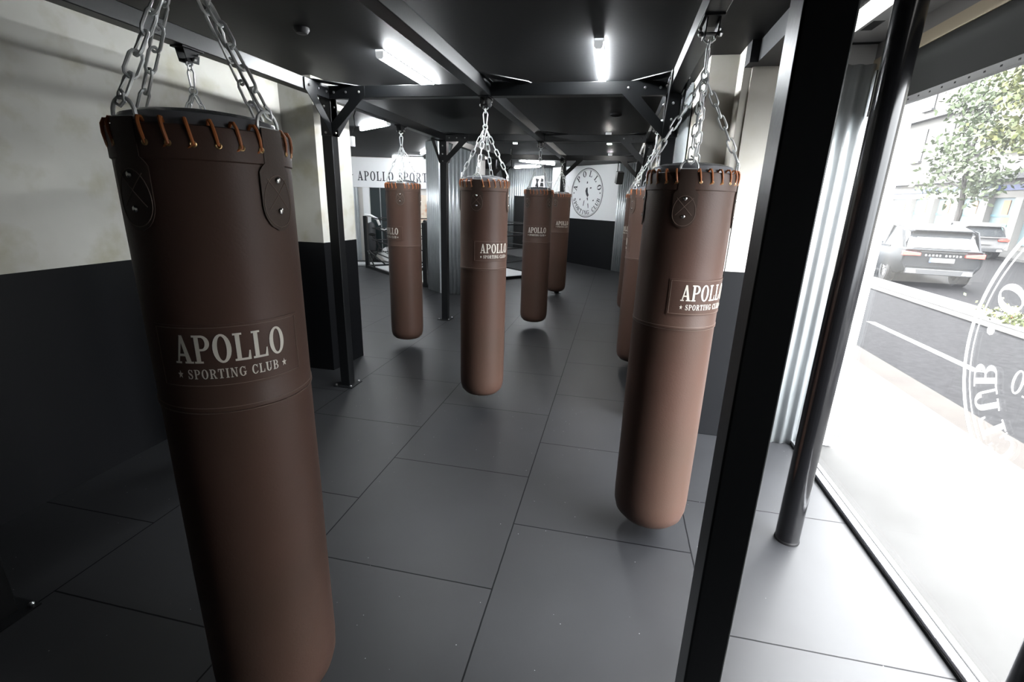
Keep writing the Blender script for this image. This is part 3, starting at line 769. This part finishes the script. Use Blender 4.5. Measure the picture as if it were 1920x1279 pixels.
# unseen lamps added beyond the left pier to brighten the far area
tube_light((-5.6, 6.9), (-5.0, 6.4), 'nearer unseen ceiling lamp added to brighten the ring side, behind the left pier')
tube_light((-6.7, 9.2), (-6.0, 8.9), 'farther unseen ceiling lamp added to brighten the ring side, behind the left pier')
def spot(x, y, label):
    e = empty('spotlight', (x, y, CZ), label, 'spotlight', 'small ceiling spots')
    MB().lathe([(.045, 0), (.045, -.05), (.04, -.055)], 20).build('housing', TUBEEND, e)
    MB().lathe([(.036, -.0555), (.036, -.058), (.001, -.06)], 20).build('bulb', SPOTM, e)
spot(-1.485, 7.22, 'bright round ceiling spot left of the centre beam')
spot(.198, 6.20, 'nearest of the three ceiling spots right of the centre beam')
spot(.198, 7.20, 'middle one of the three ceiling spots right of the centre beam')
spot(.175, 9.40, 'farthest of the three ceiling spots, above the emblem')
e = empty('smoke_detector', (-1.705, 1.364, CZ), 'small dark dome on the black ceiling above the left beam', 'detector')
MB().lathe([(.05, 0), (.05, -.015), (.035, -.035), (.001, -.04)], 24).build('dome', SOFF, e)
e = empty('ceiling_fitting', (.316, 4.58, CZ), 'small dark ceiling fitting left of the right gusset', 'detector')
MB().lathe([(.07, 0), (.07, -.02), (.04, -.035), (.001, -.04)], 24).build('dome', RUBBERB, e)

# ------------------------------------------------------------------ window side: soffit, panel light, shutter box, glass, sill, poles
struct('ceiling_soffit', MB().box(1.25, 1.42, -4.0, 2.03, 2.75, CZ+.0), SOFF)
struct('trim_8', MB().box(1.196, 1.25, 1.91, 2.045, 2.748, CZ), SOFF)
e = empty('panel_light', (1.68, .4, CZ), 'white lit ceiling panel between the soffit and the shop window', 'ceiling light')
MB().box(-.06, .06, -1.6, 1.42, -.012, .0).build('diffuser', PANELM, e)
e = empty('ceiling_slot', (1.80, 1.72, CZ), 'dark slot vent in the grey ceiling strip by the window', 'vent')
MB().box(-.03, .03, -.08, .08, -.004, 0).build('grille', RUBBERB, e)
struct('ceiling_strip', MB().box(1.75, 2.0, -4.0, 2.03, CZ-.003, CZ+.01), GREYP)
struct('trim_9', MB().box(2.0, 2.06, -1.15, 2.09, 2.785, CZ), GREYP)
struct('trim_10', MB().box(1.996, 2.06, -1.15, 2.09, 2.715, 2.785), BEIGE)
sb = empty('shutter_box', (2.0, -.9, 2.47), 'dark grey roller shutter box across the top of the shop window', 'shutter box')
MB().box(0.0, .05, -.2, 2.93, 0, .244).build('casing', VAL, sb, .004)
rl = MB().box(.0, .03, -.2, 2.93, -.034, 0).build('perforated_rail', GREYP, sb)
pm = MB().box(-.0015, .0005, 0, .012, -.021, -.013).mesh('hole', RUBBERB)
for k in range(27): place('hole', pm, rl, loc=(0, .25+k*.1, 0))
gl = struct('window_1', MB().box(2.034, 2.042, -1.15, 2.06, .03, 2.45), GLASS)
sl_ = empty('window_sill_track', (2.02, -1, 0), 'grey metal track on the floor along the foot of the shop window', 'window track')
MB().box(-.045, .04, .3, 3.03, 0, .035).build('rail', PLATEM, sl_, .004)
MB().box(.0, .008, .3, 3.03, .035, .038).build('groove', RUBBERB, sl_)
MB().box(-.05, -.045, .3, 3.03, 0, .016).build('seal', RUBBERB, sl_)
def pole(x, y, r, label):
    e = empty('round_pole', (x, y, 0), label, 'pole', 'glossy black poles by the window')
    MB().lathe([(r, 0.0), (r, CZ)], 40).build('shaft', GLOSSB, e)
    MB().lathe([(r+.003, 0), (r+.003, .012), (r, .016)], 40, cap=False).build('foot_ring', RUBBERB, e)
pole(1.56, .765, .062, 'glossy black round pole standing on the floor beside the shop window')
pole(1.617, -.64, .062, 'black round pole only just showing at the bottom right corner')
# emblem on the glass, read from the street
wc = Vector((2.030, -.045, 1.365))
we = empty('window_emblem', wc, 'white round lettering stuck on the shop window, mirrored from inside', 'window lettering')
def on_glass(x, y): return Vector((0, x, y))     # +Y runs left as seen from inside: mirrored
emblem(we, on_glass, .135, .125, FROST, .945, False)
mb = MB(); mb.add([on_glass(.34+q[0]*.11, -.19+q[1]*.12) for q in []], []) if 0 else None
me = text_mesh('lettering', '10', .105, .095, lambda x, y: on_glass(.31+x, -.205+y), FROST, step=0); place('lettering', me, we)

# small items on the piers and rig
e = empty('junction_box', (-2.386, 3.10, 2.33), 'small white box with a looping black cable on the left pier edge', 'junction box')
MB().box(-.005, .03, -.025, .025, 0, .10).build('case', PADW, e, .004)
MB().tube([(.02, 0, .14), (.05, 0, .2), (.03, .02, .3), (.07, .0, .36), (.05, 0, .45)], .006, 6).build('cable', RUBBERB, e)
def speaker(loc, rot, label):
    e = empty('wall_speaker', loc, label, 'speaker', None, rot)
    MB().box(-.075, .075, -.07, .07, -.26, 0, Matrix.Rotation(.25, 4, 'X')).build('cabinet', RUBBERB, e, .006)
    MB().box(-.06, .06, -.076, -.07, -.24, -.02, Matrix.Rotation(.25, 4, 'X')).build('grille', SOFF, e)
    MB().tube([(0, .06, -.1), (0, .16, -.02), (0, .2, .02), (0, .2, .36)], .012, 6).build('bracket', RUBBERB, e)
    return e
speaker((.425, 9.6, 2.52), .3, 'black loudspeaker hanging left of the far right gusset, above the corrugated panel')
speaker((-1.98, 8.35, 2.50), -.9, 'black loudspeaker hanging behind the chains of the middle bag')
e = empty('ceiling_projector', (-4.35, 10.6, CZ), 'thin black track with a tilted black spot in front of the lettered board', 'track spot')
MB().tube([(-.75, -.2, -.03), (.95, .25, -.03)], .015, 6).build('track', RUBBERB, e)
MB().tube([(.1, .0, -.03), (.1, 0, -.12)], .012, 6).build('arm', RUBBERB, e)
MB().tube([(.05, 0, -.12), (.22, -.05, -.36)], .04, 12).build('lamp_head', RUBBERB, e)

# ------------------------------------------------------------------ boxing ring on the floor
rA, rB_ = Vector((-5.93, 9.74)), Vector((-3.44, 7.63))
e1 = (rA-rB_).normalized(); e2 = Vector((-e1.y, e1.x)); e2 = e2 if e2.y > 0 else -e2
LR = 3.26
cs = [rB_, rA, rA+e2*LR, rB_+e2*LR]
ring = empty('boxing_ring', (-3.6, 10, 0), 'black framed floor boxing ring with ropes behind the left bags', 'boxing ring')
ro = Vector((-3.6, 10, 0))
def v3(p, z): return Vector((p.x, p.y, z))-ro
MB().prism([(c.x-ro.x, c.y-ro.y) for c in cs], 'z', 0.002, .03).build('canvas', CANVAS, ring)
cen = (cs[0]+cs[2])/2
for i in range(4):
    c = cs[i]; n_ = cs[(i+1) % 4]
    MB().box(-.045, .045, -.045, .045, 0, 1.34, Matrix.Translation(v3(c, 0))).build('corner_post', STEEL, ring, .005)
    dn = (n_-c).normalized(); nn = Vector((-dn.y, dn.x))*.035
    MB().prism([((c+nn).x-ro.x, (c+nn).y-ro.y), ((n_+nn).x-ro.x, (n_+nn).y-ro.y), ((n_-nn).x-ro.x, (n_-nn).y-ro.y), ((c-nn).x-ro.x, (c-nn).y-ro.y)], 'z', 0.0, .07).build('base_rail', STEEL, ring)
    for z in (.42, .74, 1.04, 1.30):
        MB().tube([v3(c+(cen-c).normalized()*.18, z), v3((c+n_)/2, z-.03), v3(n_+(cen-n_).normalized()*.18, z)], .014, 6).build('rope', RUBBERB, ring)
    inw = (cen-c).normalized()
    MB().tube([v3(c, 1.36), v3(c+inw*.15, 1.35), v3(c+inw*.32, 1.27), v3(c+inw*.38, 1.12)], .035, 8).build('corner_pad', PADW if i in (1,) else RUBBERB, ring)
    for s_, dd in ((0, n_), (1, cs[(i-1) % 4])):
        d2 = (dd-c).normalized()
        MB().tube([v3(c, .48), v3(c+d2*.5, .05)], .02, 6).build('brace', STEEL, ring)
# a dark stand-up dummy and an exercise bike beyond the ring
e = empty('standing_bag', (-6.36, 10.84, 0), 'dark slim freestanding bag beside the ring under the dark glazed panel', 'freestanding bag')
MB().lathe([(.22, 0), (.22, .06), (.10, .1), (.085, .2), (.085, .35)], 20).build('base', RUBBERB, e)
MB().lathe([(.10, .35), (.115, .4), (.115, 1.02), (.09, 1.1), (.01, 1.13)], 20).build('pad', mat('charcoal_vinyl', (.03, .032, .035), .4), e)
e = empty('exercise_bike', (-5.98, 10.45, 0.0), 'small exercise bike with white parts beyond the ring ropes', 'exercise bike')
MB().lathe([(.2, -.02), (.2, .02)], 24).build('flywheel', PADW, e).rotation_euler = (PI/2, 0, 0)
e.children[0].location = (.3, 0, .3)
MB().tube([(-.4, 0, .04), (.5, 0, .04)], .03, 6).tube([(-.2, 0, .04), (.05, 0, .5), (-.15, 0, .8)], .025, 6).tube([(.3, 0, .3), (.05, 0, .45)], .025, 6).tube([(.3, 0, .3), (.22, 0, .95)], .025, 6).build('frame', RUBBERB, e)
MB().ball((-.17, 0, .82), .12, 10, (1, .6, .35)).build('saddle', RUBBERB, e)
MB().tube([(.22, -.2, 1.0), (.22, 0, .95), (.22, .2, 1.0)], .018, 6).build('handlebar', PADW, e)

# ------------------------------------------------------------------ the street outside
SIDEW = mat('pale_pavement', (.038, .0375, .036), .8, 0, .1, noise=(1.2, (.054, .0535, .052), .2))
KERB = mat('granite_kerb', (.023, .020, .018), .8, 0, .1, noise=(3, (.028, .025, .022), .2))
ROAD = mat('wet_asphalt', (.0045, .0045, .0048), .75, 0, .04, (14, (.0085, .0085, .009), .15), (40, .12))
LINEM = mat('road_paint', (.075, .075, .074), .7)
GZ = -.12
struct('street_pavement', MB().box(2.08, 3.62, -10, 60, -.14, -.012), SIDEW)
struct('street_kerb', MB().box(3.62, 3.98, -10, 60, -.14, -.016), KERB)
struct('street_road', MB().box(3.98, 18.2, -10, 70, GZ-.1, GZ), ROAD)
struct('street_far_pavement', MB().box(18.2, 24, -10, 80, GZ-.1, GZ+.12), SIDEW)
mi = empty('median_kerb', (7.6, 20, GZ), 'long low stone divider in the middle of the road', 'kerb')
MB().box(-.42, .42, -30, 40, 0, .125).build('stone_top', SIDEW, mi, .01)
MB().box(-.425, -.42, -30, 40, 0.02, .105).build('dark_face', mat('dark_stone', (.11, .105, .1), .6), mi)
for k, (y0, y1) in enumerate(((5.1, 7.9), (10.5, 13.5), (0, 2.8))):
    t_ = MB().box(5.13, 5.27, y0, y1, GZ, GZ+.004).build('lane_marking', LINEM)
    tag(t_, ('white dashed lane line nearest the car', 'white dashed lane line farther up the road', 'white dashed lane line close below the window')[k], 'road marking', 'dashed lane lines')

def car(loc, heading, paint, label, glassm, k=1., letters=True, tail=(.55, .05, .04)):
    """local axes: +x forward, rear bumper at x = 0; y left; z up"""
    e = empty('car', loc, label, 'car', None, heading)
    def ringsec(x, zb, zs, zt, w0, w1, w2, ts):
        return [(x, -w0, zb), (x, -w1, zb+.22), (x, -w1, zs), (x, -w2, zt), (x, w2, zt), (x, w1, zs), (x, w1, zb+.22), (x, w0, zb)]
    def loft(secs, name, m):
        mb = MB(); vs = [v for s in secs for v in s]; n = 8; fs = [tuple(range(7, -1, -1)), tuple(len(vs)-8+i for i in range(8))]
        for i in range(len(secs)-1):
            for j in range(n): fs.append((i*n+j, i*n+(j+1) % n, (i+1)*n+(j+1) % n, (i+1)*n+j))
        mb.add(vs, fs, False); o = mb.build(name, m, e, .035); return o
    loft([ringsec(0.06, .42, .72, .98, .70, .84, .80, 0), ringsec(.0, .46, .80, 1.02, .72, .86, .82, 0), ringsec(.25, .34, .82, 1.06, .80, .93, .88, 0), ringsec(.9, .28, .86, 1.06, .84, .96, .90, 0), ringsec(2.4, .28, .84, 1.03, .85, .95, .90, 0),
          ringsec(3.6, .28, .82, 1.0, .84, .95, .86, 0), ringsec(4.5, .32, .74, .92, .78, .90, .78, 0), ringsec(4.78, .40, .62, .80, .66, .78, .66, 0)], 'body', paint)
    def gsec(x, z0, z1, w0, w1): return [(x, -w0, z0), (x, -w0+.004, z0+.02), (x, -(w0*.6+w1*.4), z0*.6+z1*.4), (x, -w1, z1), (x, w1, z1), (x, w0*.6+w1*.4, z0*.6+z1*.4), (x, w0-.004, z0+.02), (x, w0, z0)]
    loft([gsec(.16, 1.0, 1.06, .80, .78), gsec(.52, 1.0, 1.50, .84, .66), gsec(1.0, 1.0, 1.60, .86, .68), gsec(2.2, 1.0, 1.63, .86, .70), gsec(2.9, 1.0, 1.56, .85, .68), gsec(3.7, .98, 1.02, .82, .76)], 'cabin', glassm)
    rf = MB(); pr_ = [(.36, 1.505), (.5, 1.545), (1.0, 1.63), (1.6, 1.665), (2.2, 1.66), (2.9, 1.59)]
    vs = []; 
    for x, z in pr_:
        for s, dz in ((-.71, -.05), (-.66, 0), (0, .012), (.66, 0), (.71, -.05)): vs.append((x, s, z+dz))
    n = len(pr_)
    fs = [(i*5+j, i*5+j+1, i*5+j+6, i*5+j+5) for i in range(n-1) for j in range(4)]
    rf.add(vs, fs, True); r_ = rf.build('roof', paint, e); sd = r_.modifiers.new('t', 'SOLIDIFY'); sd.thickness = .03
    for s in (-1, 1):
        MB().prism([(.14, 1.03), (.3, 1.03), (.72, 1.53), (.5, 1.5)], 'y', s*.79-.04*(s > 0)*0, s*.79+.035*s).build('rear_pillar', paint, e)
        MB().tube([(1.75, s*.83, 1.03), (1.75, s*.72, 1.6)], .035, 6).build('pillar', RUBBERB, e)
        MB().prism([(1.0, 1.0), (3.4, .97), (3.4, 1.03), (1.0, 1.06)], 'y', s*.87, s*.92).build('belt_moulding', paint, e)
    for x in (.98, 3.85):
        for s in (-1, 1):
            wo = empty_child('wheel', e, (x, s*.84, .36))
            MB().lathe([(.20, -.11), (.34, -.11), (.36, -.07), (.36, .07), (.34, .11), (.20, .11)], 32, cap=False).build('tyre', RUBBERB, wo).rotation_euler = (PI/2, 0, 0)
            mb = MB(); mb.lathe([(.26, .06), (.27, .095), (.235, .09), (.22, .06)], 32, cap=False)
            mb.lathe([(.0, .085), (.05, .09), (.06, .07)], 12, cap=False)
            for q in range(10):
                a = 2*PI*q/10; mb.tube([(.05*math.cos(a), .05*math.sin(a), .085), (.24*math.cos(a), .24*math.sin(a), .09)], .014, 5)
            ri = mb.build('rim', mat('alloy', (.75, .75, .76), .25, 1), wo); ri.rotation_euler = (-PI/2 if s > 0 else PI/2, 0, 0)
            MB().lathe([(.40, -.0), (.40, .02)], 32).build('wheel_arch', RUBBERB, e).matrix_local = Matrix.Translation((x, s*.935, .38)) @ Matrix.Rotation(PI/2, 4, 'X') if 0 else Matrix.Translation((x, s*.928, .40)) @ Matrix.Rotation(-s*PI/2, 4, 'X') @ Matrix.Scale(.0001, 4) if 0 else Matrix.Translation((x, s*.93, .39)) @ Matrix.Rotation(PI/2, 4, 'X')
    TL = mat('tail_lamp', tail, .25)
    for s in (-1, 1):
        MB().prism([(s*.48, .86), (s*.88, .85), (s*.88, .97), (s*.48, .93)], 'x', -.015, .10).build('tail_lamp', TL, e, .01)
    MB().prism([(-.5, .955), (.5, .955), (.5, .985), (-.5, .985)], 'x', -.018, .02).build('tail_bar', RUBBERB, e)
    pt = MB().box(-.022, -.008, -.27, .27, .70, .82).build('number_plate', LINEM, e)
    MB().box(-.0235, -.022, .225, .268, .702, .818).build('blue_band', mat('plate_blue', (.03, .08, .4), .5), pt)
    MB().box(-.01, .05, -.74, .74, .36, .52).build('bumper_trim', SOFF, e, .02)
    MB().box(-.02, .0, -.76, .76, .575, .595).build('bumper_strip', paint, e)
    for s in (-1, 1):
        MB().prism([(s*.5, .40), (s*.72, .40), (s*.70, .48), (s*.52, .48)], 'x', -.02, .02).build('exhaust', CHROME, e)
    # rear window: dark glass with a pale sky reflection comes from its gloss
    MB().prism([(-.62, 1.07), (.62, 1.07), (.55, 1.40), (-.55, 1.40)], 'x', 0, .015).build('rear_window', glassm, e).matrix_local = Matrix.Translation((.13, 0, 0)) @ Matrix.Translation((0, 0, 1.07)) @ Matrix.Rotation(.62, 4, 'Y') @ Matrix.Translation((0, 0, -1.07))
    MB().box(.33, .62, -.62, .62, 1.50, 1.535).build('roof_spoiler', paint, e, .015)
    MB().prism([(2.75, 1.04), (2.95, 1.05), (2.95, 1.2), (2.75, 1.18)], 'y', .93, 1.08).build('mirror', paint, e, .02)
    if letters:
        me = text_mesh('lettering', 'RANGE ROVER', .78, .042, lambda x, y: Vector((-.024, -x, .865+y)), CHROME, sp=.75, step=0); place('lettering', me, e)
    e.scale = (k, k, k)
    return e
def empty_child(name, parent, loc):
    o = bpy.data.objects.new(name, None); COL.objects.link(o); o.parent = parent; o.location = loc; o.empty_display_size = .1
    return o
GREYCAR = mat('grey_car_paint', (.010, .011, .0125), .4, 0, .12)
WHITECAR = mat('white_car_paint', (.10, .10, .10), .4, 0, .15)
CARGL = mat('car_glass', (.02, .022, .024), .06, 0, .7)
hd = math.radians(80)
fwd = Vector((math.cos(hd), math.sin(hd))); lf = Vector((-fwd.y, fwd.x))
o2 = Vector((8.30, 14.15)) - fwd*.98 - lf*.9
car((o2.x, o2.y, GZ), hd, GREYCAR, 'dark grey estate car driving off along the wet road, seen from behind', CARGL)
car((16.95, 24.2, GZ), math.radians(82), WHITECAR, 'white hatchback parked across the street beyond the grey car', CARGL, .98, False, (.6, .04, .03))

# bank across the street
BX = 22.0
STONE = mat('pale_stone_facade', (.105, .10, .09), .8, noise=(.6, (.125, .12, .11), .2))
PALEG = mat('pale_grey_ledge', (.05, .05, .052), .7)
bk_ = empty('bank_building', (BX, 36, 0), 'pale stone bank building across the street with a blue band and sign box', 'building')
def bb_(name, x0, x1, y0, y1, z0, z1, m, parent=None, bevel=0):
    return MB().box(x0, x1, y0-36, y1-36, z0, z1).build(name, m, parent or bk_, bevel)
bb_('wall', .3, 6, 0, 90, 0, 17, STONE)
bb_('cornice', -.35, .3, 22, 44, 3.85, 4.25, PALEG)
bb_('fascia', .1, .3, 22, 44, 3.55, 3.85, STONE)
bb_('blue_band', .05, .3, 22, 44, 3.25, 3.55, mat('blue_band_paint', (.015, .025, .09), .5))
bb_('lower_fascia', .1, .3, 22, 44, 2.85, 3.25, STONE)
SGM = mat('sign_face', (.14, .165, .175), .4)
sg2 = bb_('sign_box', -.45, .05, 32.65, 34.1, 2.95, 3.65, SGM)
PURP = mat('purple_letter', (.025, .008, .08), .5); CY = mat('pale_cyan_letter', (.085, .13, .15), .5)
def sign_text(t, y0, wdt, m):
    me = text_mesh('lettering', t, wdt, .42, lambda x, y: Vector((-.46, y0-36-x, 3.09+y)), m, step=0); place('lettering', me, sg2)
sign_text('C', 33.75, .42, PURP); sign_text('IC', 33.12, .5, CY)
WIN = mat('shop_window_glass', (.10, .13, .135), .3, 0, .2)
ORG = mat('orange_poster', (.20, .10, .05), .6); TEAL = mat('teal_poster', (.06, .14, .125), .6); LBL = mat('light_blue_strip', (.06, .13, .16), .5)
ys = [24.6, 27.1, 29.6, 32.15, 34.75, 37.3, 40, 43]
for i, y in enumerate(ys[:-1]):
    bb_('pilaster', -.15, .3, y-.0+.5, y+1.05+.0, 0, 2.85, mat('white_stone', (.14, .137, .13), .8))
    wdw = bb_('shop_window', .2, .32, y+1.05, ys[i+1]+.5, .3, 2.85, WIN)
    bb_('blue_strip', .17, .2, y+1.05, ys[i+1]+.5, 1.78, 1.90, LBL, wdw)
    bb_('orange_panel', .17, .2, y+1.8, y+2.3, 1.0+.9, 2.7, ORG, wdw); bb_('orange_panel', .17, .2, y+1.2, y+2.2, 1.35, 1.75, ORG, wdw)
    bb_('teal_panel', .165, .2, y+1.6, y+2.1, .6, 1.4, TEAL, wdw)
for fl in (5.6, 9.2, 12.6):
    for y in [14+3.05*k for k in range(16)]:
        wdw = bb_('window', .22, .32, y, y+1.15, fl, fl+2.2, mat('window_dark', (.035, .036, .037), .3))
        bb_('sill', .05, .3, y-.1, y+1.25, fl-.15, fl, PALEG, wdw)
bb_('string_course', -.2, .3, 0, 90, 8.4, 8.75, PALEG); bb_('top_cornice', -.9, .3, 0, 90, 11.6, 12.2, STONE)
bb_('balcony_rail', -.3, -.25, 36.5, 40, 4.6, 5.5, PALEG)

# street trees
LEAF = mat('pale_green_leaf', (.038, .055, .024), .6, noise=(2, (.055, .072, .034), .2))
LEAF2 = mat('yellow_green_leaf', (.036, .055, .018), .6, noise=(2, (.085, .085, .022), .2))
BARK = mat('grey_bark', (.02, .018, .016), .8)
def tree(x, y, h0, trunk_top, crown, nleaf, leafm, label, seed, size=.16):
    rnd = random.Random(seed)
    e = empty('street_tree', (x, y, GZ+.12), label, 'tree', 'street trees')
    t = MB(); pts = [Vector((.12*math.sin(i*.9), .1*math.cos(i*1.3), trunk_top*i/8)) for i in range(9)]
    t.tube(pts, [.17-.014*i for i in range(9)], 8)
    br = []
    for i in range(9):
        a = rnd.uniform(0, 2*PI); z = trunk_top*rnd.uniform(.42, .95); L = crown[0]*rnd.uniform(.45, .8)
        q = Vector((L*math.cos(a), L*math.sin(a), z+rnd.uniform(.5, 1.4)))
        t.tube([(0, 0, z), (q.x*.5, q.y*.5, z+.35), q], [.06, .04, .015], 6); br.append(q)
    t.build('trunk', BARK, e)
    cl_ = [Vector((crown[0]*.75*rnd.uniform(-1, 1), crown[0]*.75*rnd.uniform(-1, 1), crown[1]+(crown[2]-crown[1])*rnd.random())) for _ in range(26)]+br
    mb = MB()
    for i in range(nleaf):
        c = rnd.choice(cl_); g = Vector((rnd.gauss(0, .42), rnd.gauss(0, .42), rnd.gauss(0, .36))); p = c+g
        n = Vector((rnd.uniform(-1, 1), rnd.uniform(-1, 1), rnd.uniform(-.3, 1))).normalized(); a = n.orthogonal().normalized(); b = n.cross(a)
        s = size*rnd.uniform(.6, 1.2); th = rnd.uniform(0, 6.3); a, b = a*math.cos(th)+b*math.sin(th), b*math.cos(th)-a*math.sin(th)
        mb.add([p-a*s, p-b*s*.5, p+a*s, p+b*s*.5], [(0, 1, 2, 3)])
    f = mb.build('foliage', leafm, e)
    return e
tree(19.2, 30.6, 0, 7.4, (2.0, 3.0, 8.8), 3000, LEAF, 'slim street tree with pale green leaves and a dark trunk, behind the cars', 3, .17)
tree(19.3, 24.4, 0, 7.4, (2.7, 5.4, 9.4), 5200, LEAF2, 'leafy yellow-green street tree cut by the right edge', 5, .17)
e = empty('median_shrub', (7.6, 7.75, GZ+.125), 'low yellow-green flowering shrub growing on the road divider', 'shrub')
rnd = random.Random(9); mb = MB()
for i in range(900):
    p = Vector((rnd.gauss(0, .14), rnd.gauss(0, .5), abs(rnd.gauss(0, .12)))); n = Vector((rnd.uniform(-1, 1), rnd.uniform(-1, 1), rnd.uniform(0, 1))).normalized()
    a = n.orthogonal().normalized(); b = n.cross(a); s = rnd.uniform(.02, .05)
    mb.add([p-a*s, p-b*s*.6, p+a*s, p+b*s*.6], [(0, 1, 2, 3)])
mb.build('foliage', LEAF2, e)
fm = MB().ball((0, 0, 0), .022, 6).mesh('flower', mat('orange_flower', (.16, .05, .012), .6))
for i in range(18): place('flower', fm, e, loc=(rnd.gauss(0, .12), rnd.gauss(-.1, .4), .10+rnd.random()*.1))
